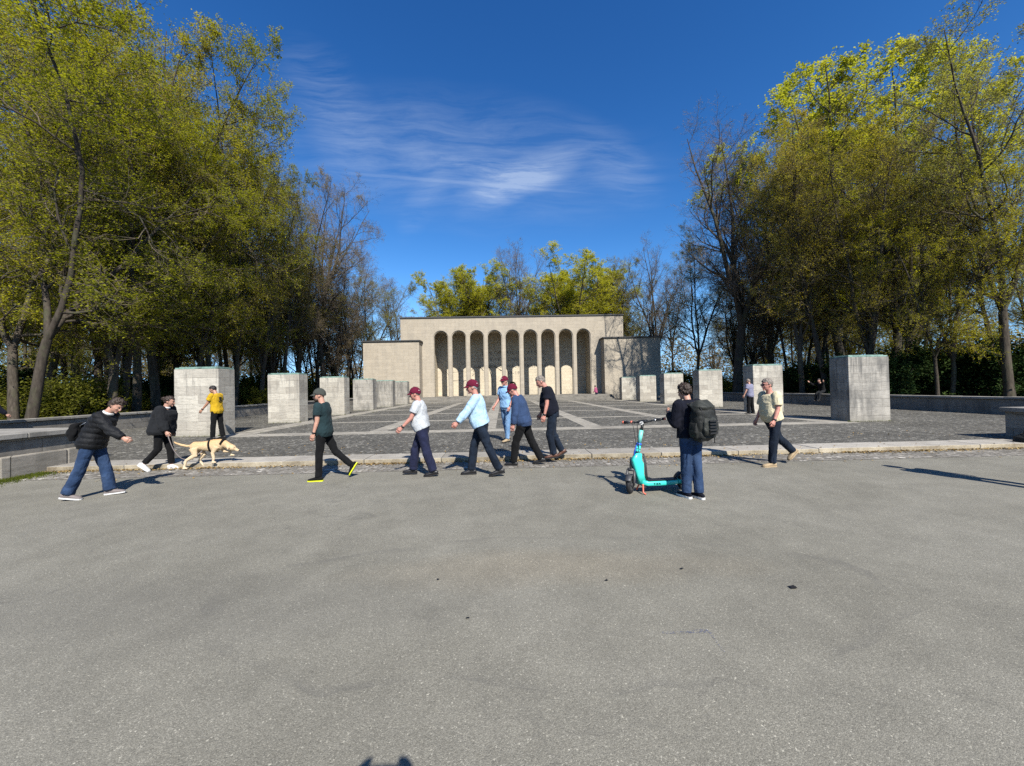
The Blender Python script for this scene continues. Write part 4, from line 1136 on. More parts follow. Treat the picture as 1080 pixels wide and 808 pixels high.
        for j, (off, ln) in enumerate(((0.030, 0.066), (0.010, 0.075), (-0.011, 0.070), (-0.030, 0.055))):
            p = wr+fw*0.088+ac*off; pts = [T(p)]; a = R(curl*(0.7+0.15*j))
            d = fw*math.cos(a*0.5)+ph*math.sin(a*0.5)
            for q, fr in enumerate((0.45, 0.32, 0.23)):
                an = a*(0.5+0.85*q); d = fw*math.cos(an)+ph*math.sin(an)
                p = p+d*(ln*fr*1.1); pts.append(T(p))
            x.loft(pts, [0.0098*s, 0.0092*s, 0.0085*s, 0.0062*s], ac, 8); 
        p = wr+fw*0.028+ac*0.030; d = (fw*0.75+ac*0.55+ph*0.35).normalized(); d2 = (fw*0.95+ac*0.1+ph*0.35).normalized()
        x.loft([T(p), T(p+d*0.032), T(p+d*0.032+d2*0.028), T(p+d*0.032+d2*0.05)], [0.0125*s, 0.0115*s, 0.0100*s, 0.007*s], ph, 8)
    append_mesh(me, x)
    body = link('body', me, [M[look.get('skin', 'skin')], M['eye'], M['lip']], e)
    # ---- top
    tp = look['top']; b = MB()
    lo = look.get('loose', 0.012); hem = look.get('hem', -0.10)
    torso(b, 0.012+lo, hem, 0.56, look.get('flare', 0.004))
    cl = look.get('sleeve_len', 0.62)
    for S in 'LR':
        if sleeves == 'none': continue
        a, c, w_ = J['sh'+S], J['el'+S], J['wr'+S]
        sg = 0.014+lo*0.8
        if sleeves == 'short':
            q = a+(c-a)*cl; b.loft([T(p) for p in seg(a, q, 4)], [(0.052*bw+sg+0.004)*s]*5, None, 12)
            b.ball(T(a), ((0.052*bw+sg)*s,)*3)
        else:
            limb(b, a, c, 0.052*bw, 0.043*bw, None, sg); q = c+(w_-c)*0.93
            b.loft([T(p) for p in seg(c, q, 4)], [(0.044*bw+sg)*s, (0.043*bw+sg)*s, (0.041*bw+sg)*s, (0.037+sg)*s, (0.033+sg*0.8)*s], None, 12)
    me = b.solid(vox*1.1, 3, 0.0075*s*look.get('wr', 1.0), 9.0, seed, (1, 1, 0.8))
    if look.get('quilt'):
        n = len(me.vertices); co = np.empty(n*3, np.float32); me.vertices.foreach_get('co', co); co = co.reshape(-1, 3)
        no = np.empty(n*3, np.float32); me.vertex_normals.foreach_get('vector', no); no = no.reshape(-1, 3)
        hz = np.array(T(hip)); hgt = (co-hz) @ np.array(up)
        co += no*(0.010*np.abs(np.sin(hgt*math.pi/0.085)))[:, None]
        me.vertices.foreach_set('co', co.ravel()); me.update()
    top = link(look.get('top_name', 't_shirt'), me, M[tp], e)
    if look.get('collar'):
        c = MB(); c.torus(T(neckb+up2*0.012+Vector((0.004, 0, 0))), 0.066*s, 0.014*s, up2, 20, 8, 1.7); c.build('collar', M[look['collar']], top, True)
    # ---- trousers
    b = MB(); lt = look.get('leg_loose', 0.016); torso(b, 0.010, -0.13, look.get('rise', 0.10))
    for S in 'LR':
        h, k_, a = J['hip'+S], J['knee'+S], J['ank'+S]
        limb(b, h, k_, 0.086*bw, 0.060*bw, None, lt*0.8)
        q = k_+(a-k_)*look.get('leg_len', 1.0)
        b.loft([T(p) for p in seg(k_, q, 6)], [(0.060*bw+lt-0.0015*i+look.get('bell', 0.0)*i*0.004)*s for i in range(7)], None, 14)
    me = b.solid(vox*1.1, 3, 0.0115*s*look.get('wr', 1.0), 10.0, seed+9, (1, 1, 0.55))
    link(look.get('bottom_name', 'trousers'), me, M[look['bottom']], e)
    if look.get('belt'):
        c = MB(); pb = hip+up*0.115
        c.loft([T(pb-up*0.018), T(pb+up*0.018)], [((0.150*bw+belly*0.25+0.019)*s, (0.108*bw+belly*0.5+0.019)*s)]*2, side0, 26, power=2.4)
        for q in range(len(c.v)): c.v[q] = tuple(Vector(c.v[q])+Vector((belly*0.5*s, 0, 0)))
        c.build('belt', M[look['belt']], e, True)
    # ---- shoes
    for S in 'LR':
        f, u = foot_axes(S); a = J['ank'+S]; yy = Vector((0, 1, 0))
        b = MB()
        st = [(-0.085, 0.020, 0.045, 0.030), (-0.07, 0.032, 0.066, 0.036), (-0.02, 0.040, 0.090, 0.045), (0.03, 0.041, 0.086, 0.044), (0.09, 0.047, 0.060, 0.032), (0.145, 0.048, 0.048, 0.025), (0.185, 0.038, 0.036, 0.020), (0.203, 0.018, 0.024, 0.012)]
        b.loft([T(a+f*q-u*0.085+u*(0.012+h_*0.5)) for q, w_, h_, d in st], [(w_*s, h_*0.5*s) for q, w_, h_, d in st], yy, 14, power=2.6)
        b.loft([T(a-u*0.03), T(a+u*0.02)], [0.045*s, 0.044*s], yy, 12)
        sh = link('shoe', b.solid(0.008*s, 2), M[look['shoe']], e)
        b = MB()
        so = [(-0.09, 0.022), (-0.075, 0.036), (-0.02, 0.041), (0.03, 0.040), (0.09, 0.050), (0.15, 0.050), (0.19, 0.038), (0.209, 0.016)]
        n = len(so); th = look.get('sole_h', 0.022)
        vs = []
        for q, w_ in so:
            for yk in (-1, 1):
                for zz in (0, th): vs.append(T(a+f*q+yy*(w_*yk)-u*(0.085-zz)))
        fs = []
        for i in range(n-1):
            o_ = i*4
            fs += [(o_, o_+4, o_+6, o_+2), (o_+1, o_+3, o_+7, o_+5), (o_, o_+1, o_+5, o_+4), (o_+2, o_+6, o_+7, o_+3)]
        fs += [(0, 2, 3, 1), ((n-1)*4, (n-1)*4+1, (n-1)*4+3, (n-1)*4+2)]
        b.add(vs, fs); b.build('sole', M[look.get('sole', 'black_rubber')], sh)
    # ---- hair / cap
    hair = look.get('hair')
    def skull(bb, g, back=0.0, cut=-0.01, front=0.03):
        # dome over the skull, open at the face
        vs = []; fs = []; n, m_ = 22, 9
        for j in range(m_+1):
            for i in range(n):
                ph = 2*math.pi*i/n
                low_ = front if math.cos(ph) > 0.35 else (cut if abs(math.cos(ph)) < 0.6 else back)
                zt = math.asin(max(-0.98, min(0.98, (low_-0.025)/(0.098+g))))
                el = math.pi/2 + (zt-math.pi/2)*j/m_
                vs.append(hp_(-0.012+(0.098+g)*math.cos(el)*math.cos(ph), (0.078+g)*math.cos(el)*math.sin(ph), 0.025+(0.098+g)*math.sin(el)))
        for j in range(m_):
            for i in range(n): fs.append((j*n+i, j*n+(i+1) % n, (j+1)*n+(i+1) % n, (j+1)*n+i))
        bb.add(vs, fs)
    if hair:
        b = MB(); skull(b, look.get('hair_g', 0.016), -0.078 if not look.get('cap') else -0.055, look.get('hair_side', -0.032) if not look.get('cap') else -0.02, 0.066)
        if look.get('bun'):
            b.ball(hp_(-0.125, 0, 0.035), (0.048*s, 0.048*s, 0.044*s), HM, 12, 10)
        me = b.mesh('hair', True); h_ = link('hair', me, M[hair], e)
        q = h_.modifiers.new('s', 'SOLIDIFY'); q.thickness = 0.012*s; q.offset = -1
        q = h_.modifiers.new('d', 'SUBSURF'); q.levels = 1; q.render_levels = 2
        tx = bpy.data.textures.get('hair_noise') or bpy.data.textures.new('hair_noise', 'CLOUDS'); tx.noise_scale = 0.026
        q = h_.modifiers.new('n', 'DISPLACE'); q.texture = tx; q.strength = look.get('hair_mess', 0.03)*s; q.mid_level = 0.5
    if look.get('cap'):
        b = MB(); skull(b, 0.022, -0.020, 0.012, 0.035)
        c_ = b.build('cap', M[look['cap']], e, True)
        q = c_.modifiers.new('s', 'SOLIDIFY'); q.thickness = 0.006*s; q.offset = -1
        q = c_.modifiers.new('d', 'SUBSURF'); q.levels = 1; q.render_levels = 2
        b = MB(); vs = []; fs = []; n = 9
        for j in range(5):
            for i in range(n):
                an = R(-62+124*i/(n-1)); r = 0.098+0.075*j/4*math.cos(an*0.85)
                vs.append(hp_(-0.012+r*math.cos(an)+0.008, (0.084+0.02*j/4)*math.sin(an), 0.043-0.030*(j/4)**1.3+0.018*math.cos(an*1.2)-0.018))
        for j in range(4):
            for i in range(n-1): fs.append((j*n+i, j*n+i+1, (j+1)*n+i+1, (j+1)*n+i))
        b.add(vs, fs); v_ = b.build('brim', M[look['cap']], c_, True)
        q = v_.modifiers.new('s', 'SOLIDIFY'); q.thickness = 0.007*s
        b = MB(); b.ball(hp_(-0.012, 0, 0.148), (0.009*s, 0.009*s, 0.005*s), HM, 8, 6); b.build('button', M[look['cap']], c_, True)
        if look.get('cap_mark'):
            b = MB(); b.ball(hp_(-0.103, 0.045, 0.050), (0.010*s, 0.016*s, 0.012*s), HM, 8, 6); b.ball(hp_(0.088, 0.0, 0.078), (0.010*s, 0.020*s, 0.016*s), HM, 8, 6)
            b.build('white_emblem', M['white_cloth'], c_, True)
    if look.get('glasses'):
        b = MB()
        for k in (1, -1):
            b.ball(hp_(0.097, 0.032*k, 0.004), (0.006*s, 0.027*s, 0.019*s), HM, 10, 8)
            b.tube([hp_(0.094, 0.058*k, 0.010), hp_(0.05, 0.078*k, 0.012), hp_(-0.01, 0.086*k, 0.010)], 0.0035*s, 6)
        b.tube([hp_(0.099, 0.012, 0.008), hp_(0.099, -0.012, 0.008)], 0.004*s, 6)
        b.build('sunglasses', M['lens'], e, True)
    if look.get('beard'):
        b = MB(); b.loft([hp_(0.045, 0, -0.066), hp_(0.052, 0, -0.098), hp_(0.05, 0, -0.122)], [(0.061*s, 0.056*s), (0.050*s, 0.050*s), (0.028*s, 0.032*s)], hsd, 14)
        b.build('beard', M[look['beard']], e, True)
    for S in look.get('watch', ''):
        b = MB(); p = J['wr'+S]-J['fa'+S]*0.025
        b.torus(T(p), 0.031*s, 0.007*s, J['fa'+S], 18, 6, 2.0); k = 1 if S == 'L' else -1
        b.ball(T(p+Vector((0, 0.034*k, 0))), (0.018*s, 0.008*s, 0.018*s), None, 8, 6)
        b.build('watch', M['leather_black'], e, True)
    e['_'] = 0; del e['_']
    return e, T, J, dict(up=up, up2=up2, hip=hip, waist=waist, chest=chest, neckb=neckb, sd=sd, s=s, hp=hp_, HM=HM)

def pl(px, py, z=0.0):
    p = at(px, py, z); return (p.x, p.y)
WALK = 'men in maroon caps and their party walking past the kerb'
# quilted waistcoat woman at the left
p1, T, J, K = person('person', 'person in a black quilted waistcoat and blue jeans striding with a bent head', pl(98, 524.5), 16,
    dict(lean=13, bend=15, head=(28, -16), legL=(15, 6, -4, 2), legR=(-15, 7, 10, 2), armL=(-26, 2, 18), armR=(36, 7, 18), curl=80),
    dict(top='quilt', top_name='waistcoat', sleeves='long', quilt=True, loose=0.018, hem=-0.10, flare=0.02, bottom='denim', bottom_name='jeans', leg_loose=0.020, bell=0.7, shoe='canvas_grey', sole='white_plastic', hair='hair_brown', hair_g=0.018, hair_mess=0.06, hair_side=-0.07, collar='white_cloth'),
    1.60, 1.06)
# shoulder bag at her back
e = empty('shoulder_bag', p1.location, p1.rotation_euler.z); tag(e, 'black shoulder bag with silver straps hanging behind the waistcoat woman', 'bag')
b = MB(); c0 = K['waist']-Vector((0.24, -0.02, -0.02))
b.loft([T(c0+Vector((-0.02, 0, -0.16))), T(c0+Vector((-0.03, 0, -0.05))), T(c0+Vector((-0.01, 0, 0.08))), T(c0+Vector((0.05, 0, 0.14)))], [(0.13, 0.05), (0.16, 0.075), (0.14, 0.06), (0.09, 0.02)], (0, 1, 0), 16, power=3)
link('bag_body', b.solid(0.012, 2, 0.012, 9.0, 3.0), M['black_cloth'], e)
for k in (-0.06, 0.08):
    b = MB(); b.loft([T(c0+Vector((0.08, k-0.06, -0.23))), T(c0+Vector((0.0, k, -0.08))), T(c0+Vector((0.05, k, 0.09))), T(K['chest']+Vector((-0.16, k, 0.02)))], [(0.014, 0.005)]*4, (0, 1, 0), 8)
    b.build('strap', M['metal'], e, True)
# dog walker
p2, T2, J2, K2 = person('person', 'person in a loose charcoal jumper, black leggings and pale shoes holding the lead', pl(171, 496), 12,
    dict(lean=7, bend=4, head=(10, 8), legL=(14, 10, 0, 2), legR=(-4, 36, 38, 2), armL=(-2, 4, 10), armR=(9, 7, 16), curl=70),
    dict(top='charcoal', top_name='jumper', sleeves='long', loose=0.05, hem=-0.10, flare=0.05, bottom='black_cloth', bottom_name='leggings', leg_loose=0.004, leg_len=0.9, shoe='white_cloth', sole='white_plastic', hair='hair_brown', hair_g=0.012, hair_mess=0.035, hair_side=-0.05, bun=True, collar='white_cloth'),
    1.55, 1.20)
# mustard tee
p3, T3, J3, K3 = person('person', 'person in a mustard yellow t-shirt and black trousers before the first pylon', pl(229, 463.5, PZ), 176,
    dict(lean=2, bend=3, head=(26, 10), legL=(4, 2, 0, 3), legR=(-4, 6, 6, 3), armL=(24, 6, 14), armR=(-4, 4, 10), curl=40),
    dict(top='tee_yellow', loose=0.018, hem=-0.10, bottom='black_cloth', leg_loose=0.02, shoe='leather_black', hair='hair_dark', hair_g=0.012, skin='skin_tan', watch='L'), 1.74, 1.04, z=PZ)
b = MB()
for (y_, z_, w_, h_) in ((0.0, 0.05, 0.07, 0.022), (0.012, 0.0, 0.032, 0.055), (-0.03, -0.03, 0.03, 0.03), (0.04, -0.075, 0.035, 0.018), (-0.01, -0.10, 0.05, 0.012)):
    b.ball(T3(K3['chest']+K3['up2']*z_+Vector((-0.148, y_, 0))), (0.006, w_, h_), None, 10, 6)
b.build('back_print', M['charcoal'], p3, True)
# grey cap, dark tee
person('person', 'person in a grey cap, dark green t-shirt and yellow soled shoes walking left', pl(342, 506), 182,
    dict(lean=1, bend=3, head=(6, 12), legL=(6, 4, 0, 2), legR=(-24, 24, 58, 2), armL=(2, 5, 12), armR=(10, 5, 20), curl=45),
    dict(top='tee_green', loose=0.016, hem=-0.10, flare=0.008, bottom='black_cloth', leg_loose=0.008, shoe='black_cloth', sole='neon', sole_h=0.020, hair=None, cap='cap_grey', beard='hair_brown', watch='L'), 1.62, 1.08)
# pale tee, maroon cap
person('person', 'person in a maroon cap, pale grey t-shirt and navy cargo trousers', pl(446, 501.5), 181,
    dict(lean=5, bend=4, head=(8, 0), legL=(-13, 6, 8, 2), legR=(22, 14, -4, 2), armL=(22, 8, 22), armR=(-12, 6, 15), curl=40),
    dict(top='tee_white', loose=0.016, hem=-0.02, bottom='navy_trouser', leg_loose=0.03, shoe='leather_black', hair='hair_grey', hair_g=0.006, cap='maroon', cap_mark=True, skin='skin_pink', belt='leather_black', watch='L', rise=0.12), 1.62, 1.10, WALK, belly=0.06)
# light blue shirt
person('person', 'tall person in a maroon cap, light blue long sleeved shirt and dark jeans', pl(508, 501.5), 181,
    dict(lean=6, bend=5, head=(6, 0), legL=(-20, 6, 10, 2), legR=(20, 14, 2, 2), armL=(34, 8, 8), armR=(-14, 6, 14), curl=70),
    dict(top='shirt_blue', top_name='shirt', sleeves='long', loose=0.020, hem=-0.02, bottom='denim_dark', bottom_name='jeans', leg_loose=0.016, shoe='leather_black', hair='hair_white', hair_g=0.008, cap='maroon', cap_mark=True, skin='skin_pink', belt='leather_black', rise=0.12), 1.75, 1.10, WALK, belly=0.05)
# polo
person('person', 'person in sunglasses, maroon cap, sky blue polo shirt and faded jeans on the plaza', pl(534.5, 465.5, PZ), 228,
    dict(lean=0, bend=2, head=(4, -6), legL=(10, 4, 0, 3), legR=(-10, 6, 6, 3), armL=(-4, 12, 34, 12), armR=(10, 6, 28), curl=55),
    dict(top='polo_blue', top_name='polo_shirt', loose=0.014, hem=-0.02, bottom='denim_light', bottom_name='jeans', leg_loose=0.014, shoe='suede_beige', hair='hair_white', hair_g=0.006, cap='maroon', cap_mark=True, glasses=True, skin='skin_pink', belt='leather_black', watch='L', collar='polo_blue', rise=0.12), 1.80, 1.02, WALK, PZ)
# blue jacket
person('person', 'person in a maroon cap, slate blue jacket and black trousers with bowed head', pl(553, 490.5), 163,
    dict(lean=9, bend=8, head=(22, 0), legL=(20, 12, 0, 2), legR=(-20, 8, 12, 2), armL=(0, 7, 10), armR=(8, 6, 18), curl=45),
    dict(top='jacket_blue', top_name='jacket', sleeves='long', loose=0.028, hem=-0.10, bottom='black_cloth', leg_loose=0.022, shoe='leather_black', hair='hair_grey', hair_g=0.006, cap='maroon', skin='skin_pink'), 1.70, 1.10, WALK, 0.0, belly=0.03)
# navy polo
person('person', 'bareheaded person in a navy polo shirt and brown shoes stepping off the kerb', pl(583.5, 484.5, 0.05), 178,
    dict(lean=8, bend=10, head=(24, 0), legL=(10, 20, 6, 2), legR=(-2, 24, 30, 2), armL=(2, 5, 12), armR=(6, 5, 15), curl=45),
    dict(top='navy_cloth', top_name='polo_shirt', loose=0.020, hem=-0.08, bottom='denim_dark', bottom_name='jeans', leg_loose=0.016, shoe='leather_brown', hair='hair_grey', hair_g=0.010, skin='skin_pink', watch='L', glasses=False, collar='navy_cloth'), 1.76, 1.12, WALK, 0.05, belly=0.08)
# rucksack wearer
p11, T11, J11, K11 = person('person', 'person in a navy hooded jacket and blue jeans standing beside the turquoise scooter', pl(730, 525), 108,
    dict(lean=2, bend=4, head=(12, 6), legL=(4, 3, 0, -2), legR=(-4, 3, 0, -2), armL=(4, 10, 122, 22), armR=(6, 10, 122, 22), curl=70),
    dict(top='navy_cloth', top_name='jacket', sleeves='long', loose=0.035, hem=-0.02, bottom='denim', bottom_name='jeans', leg_loose=0.020, shoe='navy_cloth', sole='white_plastic', sole_h=0.032, hair='hair_brown', hair_g=0.022, hair_mess=0.055, hair_side=-0.045, collar='navy_cloth'), 1.58, 1.04)
# cream tee
p12, T12, J12, K12 = person('person', 'person in sunglasses, cream t-shirt, dark jeans and beige shoes walking left', pl(816, 491), 183,
    dict(lean=2, bend=5, head=(4, 0), legL=(10, 3, 0, 2), legR=(-30, 17, 42, 2), armL=(2, 7, 24), armR=(6, 5, 16), curl=65),
    dict(top='tee_cream', loose=0.018, hem=-0.06, bottom='denim_dark', bottom_name='jeans', leg_loose=0.018, shoe='suede_beige', sole='suede_beige', hair='hair_grey', hair_g=0.012, glasses=True, skin='skin_pink', watch='L', sleeve_len=0.72), 1.66, 1.10, belly=0.05)
b = MB(); q = K12['hip']+Vector((0.02, 0.185, 0.04)); b.box(-0.035, 0.045, -0.004, 0.004, -0.03, 0.03); 
o = b.build('white_slip', M['white_cloth'], p12); o.location = T12(q); o.rotation_euler = (0, R(12), 0)
# lilac shirt far right
person('person', 'person in a lilac grey shirt standing at the second right pylon', pl(791.5, 436.5, PZ), 118,
    dict(lean=0, bend=3, head=(10, 0), legL=(2, 1, 0, 3), legR=(-3, 4, 0, 3), armL=(4, 16, 14), armR=(4, 6, 20), curl=40),
    dict(top='tee_lilac', top_name='shirt', loose=0.020, hem=-0.10, bottom='black_cloth', leg_loose=0.02, shoe='leather_black', hair='hair_grey', hair_g=0.004, vox=0.014), 1.70, 1.1, z=PZ)
# small figure by the steps
person('person', 'small person in a pink top and dark trousers by the steps of the hall', pl(629, 421.6, PZ), 140,
    dict(lean=4, bend=5, head=(10, 0), legL=(8, 4, 0, 2), legR=(-8, 6, 6, 2), armL=(8, 6, 20), armR=(-6, 6, 20), curl=40),
    dict(top='top_pink', sleeves='long', loose=0.03, hem=-0.10, bottom='navy_trouser', shoe='leather_black', hair='hair_dark', hair_g=0.016, vox=0.018), 1.62, 1.02, z=PZ)
# seated on the right wall, arms raised
xs_, ys_ = 20.62, 20.62/(869-530)*400*1.0
person('person', 'person in dark clothes sitting on the right boundary wall with raised arms', (20.80, 24.2), 195,
    dict(lean=12, bend=16, head=(6, 0), legL=(66, 52, 0, 3), legR=(62, 50, 0, 3), armL=(70, 30, 80), armR=(70, 30, 80), curl=60),
    dict(top='black_cloth', top_name='jacket', sleeves='long', loose=0.02, hem=-0.06, bottom='charcoal', shoe='leather_black', hair='hair_dark', hair_g=0.01, vox=0.016), 1.70, 1.0, z=PZ+0.28)
# only a sleeve and leg of this one are in the picture
person('person', 'person in dark navy clothes cut by the left edge of the picture', (ray_at(-17, 12.6), 12.6), 80,
    dict(lean=8, bend=6, head=(20, 0), legL=(6, 4, 0, 2), legR=(-6, 6, 6, 2), armL=(4, 10, 14), armR=(14, 22, 20), curl=50),
    dict(top='navy_cloth', top_name='jacket', sleeves='long', loose=0.03, bottom='navy_cloth', shoe='denim_light', hair='hair_dark', hair_g=0.012, vox=0.014), 1.72, 1.05, z=PZ)
# the one whose long shadow falls in from the right
person('person', 'person outside the right edge whose long shadow falls across the asphalt', (7.86, 5.12), 100,
    dict(lean=0, bend=2, head=(6, 0), legL=(6, 2, 0, 4), legR=(-5, 4, 0, 4), armL=(3, 5, 14), armR=(3, 5, 14), curl=40),
    dict(top='navy_cloth', loose=0.016, bottom='denim', shoe='leather_black', hair='hair_brown', vox=0.014), 1.76, 1.0)
# the photographer and the phone
ph, TP, JP, KP = person('person', 'photographer behind the camera holding up a phone, seen only as a shadow', (0.045, -0.592), 90,
    dict(lean=2, bend=2, head=(2, 0), legL=(3, 2, 0, 3), legR=(-3, 2, 0, 3), armL=(78, -4, 60, 3), armR=(78, -4, 60, 3), curl=40),
    dict(top='black_cloth', top_name='jacket', sleeves='long', loose=0.02, bottom='denim', shoe='leather_black', hair='hair_brown', vox=0.014), 1.74, 1.0)

# ------------------------------------------------------------------ big rucksack
e = empty('rucksack', p11.location, p11.rotation_euler.z); tag(e, 'large black trekking rucksack worn by the person beside the scooter', 'rucksack')
M['nylon'] = cloth('black_nylon', (0.020, 0.021, 0.019), 0.3, rough=0.55)
M['nylon2'] = cloth('dark_olive_nylon', (0.034, 0.036, 0.031), 0.3, rough=0.5)
s = K11['s']
def rp(x, y, z_): return T11(K11['hip']+Vector((x*0.92, y*0.95, z_*0.99)))
b = MB(); b.loft([rp(-0.20, 0, 0.0), rp(-0.27, 0, 0.05), rp(-0.28, 0, 0.22), rp(-0.27, 0, 0.40), rp(-0.23, 0, 0.50)], [(0.13, 0.07), (0.17, 0.115), (0.175, 0.125), (0.165, 0.115), (0.12, 0.06)], (0, 1, 0), 20, power=3.2)
link('main_bag', b.solid(0.010, 3, 0.012, 8.0, 2.0), M['nylon'], e)
b = MB(); b.loft([rp(-0.22, 0, 0.455), rp(-0.27, 0, 0.50), rp(-0.24, 0, 0.575)], [(0.17, 0.13), (0.16, 0.12), (0.09, 0.05)], (0, 1, 0), 18, power=3)
link('lid', b.solid(0.010, 3, 0.010, 9.0, 4.0), M['nylon2'], e)
b = MB(); b.loft([rp(-0.40, 0, 0.06), rp(-0.42, 0, 0.14), rp(-0.415, 0, 0.26), rp(-0.39, 0, 0.32)], [(0.10, 0.03), (0.125, 0.045), (0.12, 0.04), (0.09, 0.02)], (0, 1, 0), 16, power=3.4)
fp = link('front_pocket', b.solid(0.009, 3, 0.008, 10.0, 6.0), M['nylon2'], e)
b = MB()
for q in range(5): b.box(-0.455, -0.435, -0.075, 0.075, 0.085+0.045*q, 0.105+0.045*q)
b.v = [tuple(T11(K11['hip']+Vector(v))) for v in b.v]; b.build('webbing', M['black_rubber'], fp)
for k in (1, -1):
    b = MB(); b.loft([rp(-0.27, 0.175*k, 0.02), rp(-0.28, 0.195*k, 0.10), rp(-0.27, 0.19*k, 0.24)], [(0.06, 0.03), (0.075, 0.04), (0.06, 0.02)], (1, 0, 0), 12, power=3)
    link('side_pocket', b.solid(0.009, 2, 0.008, 10.0, 1.0+k), M['nylon'], e)
    b = MB(); b.loft([rp(-0.17, 0.10*k, 0.46), rp(-0.04, 0.11*k, 0.545), rp(0.10, 0.12*k, 0.47), rp(0.155, 0.13*k, 0.33), rp(0.06, 0.17*k, 0.2), rp(-0.17, 0.15*k, 0.12)], [(0.026, 0.010)]*6, (0, 1, 0), 8); b.build('shoulder_strap', M['nylon'], e, True)
    b = MB(); b.tube([rp(-0.36, 0.145*k, 0.50), rp(-0.395, 0.13*k, 0.40), rp(-0.40, 0.12*k, 0.20), rp(-0.37, 0.13*k, 0.02), rp(-0.36, 0.14*k, -0.07)], 0.006, 6); b.build('strap', M['black_rubber'], e, True)
b = MB(); b.loft([rp(-0.13, 0.14, 0.04), rp(-0.02, 0.185, 0.05), rp(0.10, 0.15, 0.05)], [(0.012, 0.04)]*3, (0, 1, 0), 8); b.build('hip_belt', M['nylon'], e, True)
# black bag at the corner of the right block
e = empty('bag', (*pl(1083, 471.5), 0.0)); tag(e, 'black bag on the ground by the right terrace block, cut by the picture edge', 'bag')
b = MB(); b.loft([(0, 0, 0), (0, 0, 0.08), (0, 0, 0.22), (0, 0, 0.32)], [(0.17, 0.13), (0.20, 0.16), (0.19, 0.15), (0.08, 0.05)], (0, 1, 0), 16, power=3)
link('bag_body', b.solid(0.012, 3, 0.012, 8.0, 5.0), M['nylon'], e)
b = MB(); b.tube([(-0.06, 0, 0.30), (-0.04, 0, 0.40), (0.04, 0, 0.40), (0.06, 0, 0.30)], 0.011, 8); b.build('handle', M['black_rubber'], e, True)
# the photographer's phone
e = empty('phone', (0.03, -0.03, CAM_H+0.022)); tag(e, 'dark phone held up by the photographer', 'phone')
b = MB(); b.box(-0.075, 0.075, -0.010, -0.001, -0.036, 0.036); b.build('case', M['black_rubber'], e, bevel=0.003)
b = MB(); b.box(-0.070, 0.070, -0.0125, -0.0105, -0.033, 0.033); b.build('screen', M['lens'], e)

# ------------------------------------------------------------------ dog and lead
def furm():
    mt, nb, bs = new_mat('golden_fur', 0.75, 0.2)
    o = objc(nb); n = nb.noise(o, 5.0, 3.0); f = nb.noise(nb.vm('MULTIPLY', o, (0.4, 1, 1)), 90.0, 3.0, 0.7)
    z_ = nb.sep(o)[2]
    c = nb.ramp(nb.m('ADD', z_, nb.m('MULTIPLY', n, 0.25)), [(0.30, (0.50, 0.40, 0.27)), (0.58, (0.46, 0.34, 0.20)), (0.78, (0.40, 0.24, 0.105))])
    c = nb.mix(1.0, c, nb.ramp(f, [(0.3, 0.75), (0.7, 1.15)]), 'MULTIPLY')
    set_col(nb, bs, c); set_bump(nb, bs, f, 0.6, 0.006); return mt
M['fur'] = furm()
dp = at(219, 494, 0.0)
dog = empty('dog', (dp.x, dp.y, 0.0), R(12)); tag(dog, 'golden tan dog in a black harness pulling forward with lowered head', 'dog')
DS = 1.0
b = MB()
def dv(x, z_, y=0.0): return Vector((x*DS, y*DS, z_*DS))
b.loft([dv(-0.30, 0.47), dv(-0.24, 0.49), dv(-0.12, 0.49), dv(0.02, 0.48), dv(0.14, 0.49), dv(0.24, 0.51), dv(0.30, 0.53)],
       [(0.065, 0.065), (0.092, 0.10), (0.086, 0.094), (0.10, 0.118), (0.108, 0.140), (0.098, 0.125), (0.06, 0.07)], (0, 1, 0), 18)
b.loft([dv(0.22, 0.53), dv(0.33, 0.51), dv(0.42, 0.45)], [(0.085, 0.105), (0.068, 0.080), (0.060, 0.066)], (0, 1, 0), 14)
b.ball(dv(0.46, 0.425), (0.090, 0.070, 0.070), Matrix.Rotation(R(24), 4, 'Y'), 14, 10)
b.loft([dv(0.49, 0.41), dv(0.552, 0.372), dv(0.595, 0.345)], [(0.045, 0.044), (0.034, 0.032), (0.027, 0.026)], (0, 1, 0), 12)
for k in (1, -1):
    b.loft([dv(0.43, 0.478, 0.052*k), dv(0.412, 0.445, 0.082*k), dv(0.425, 0.392, 0.086*k)], [(0.026, 0.012), (0.034, 0.010), (0.014, 0.007)], (1, 0, 0), 8)
b.loft([dv(-0.28, 0.50), dv(-0.38, 0.50), dv(-0.48, 0.53), dv(-0.58, 0.575), dv(-0.62, 0.61)], [0.032, 0.028, 0.025, 0.020, 0.008], (0, 1, 0), 10)
def leg4(y, pts, rs):
    P = [dv(x, z_, y) for x, z_ in pts]
    b.loft(P, rs, (0, 1, 0), 10)
    for p, r in list(zip(P, rs))[1:-1]: b.ball(p, (r if not hasattr(r, '__len__') else r[0],)*3, None, 8, 6)
    b.loft([P[-1]+Vector((-0.02, 0, 0.010)), P[-1]+Vector((0.03, 0, 0.012)), P[-1]+Vector((0.065, 0, 0.0))], [(0.026, 0.022), (0.032, 0.022), (0.02, 0.013)], (0, 1, 0), 10)
leg4(-0.075, [(-0.23, 0.45), (-0.20, 0.30), (-0.36, 0.20), (-0.40, 0.03)], [(0.05, 0.085), (0.040, 0.058), (0.026, 0.032), (0.022, 0.024)])
leg4(0.075, [(-0.22, 0.45), (-0.10, 0.29), (-0.19, 0.17), (-0.10, 0.05)], [(0.05, 0.085), (0.040, 0.055), (0.026, 0.030), (0.022, 0.024)])
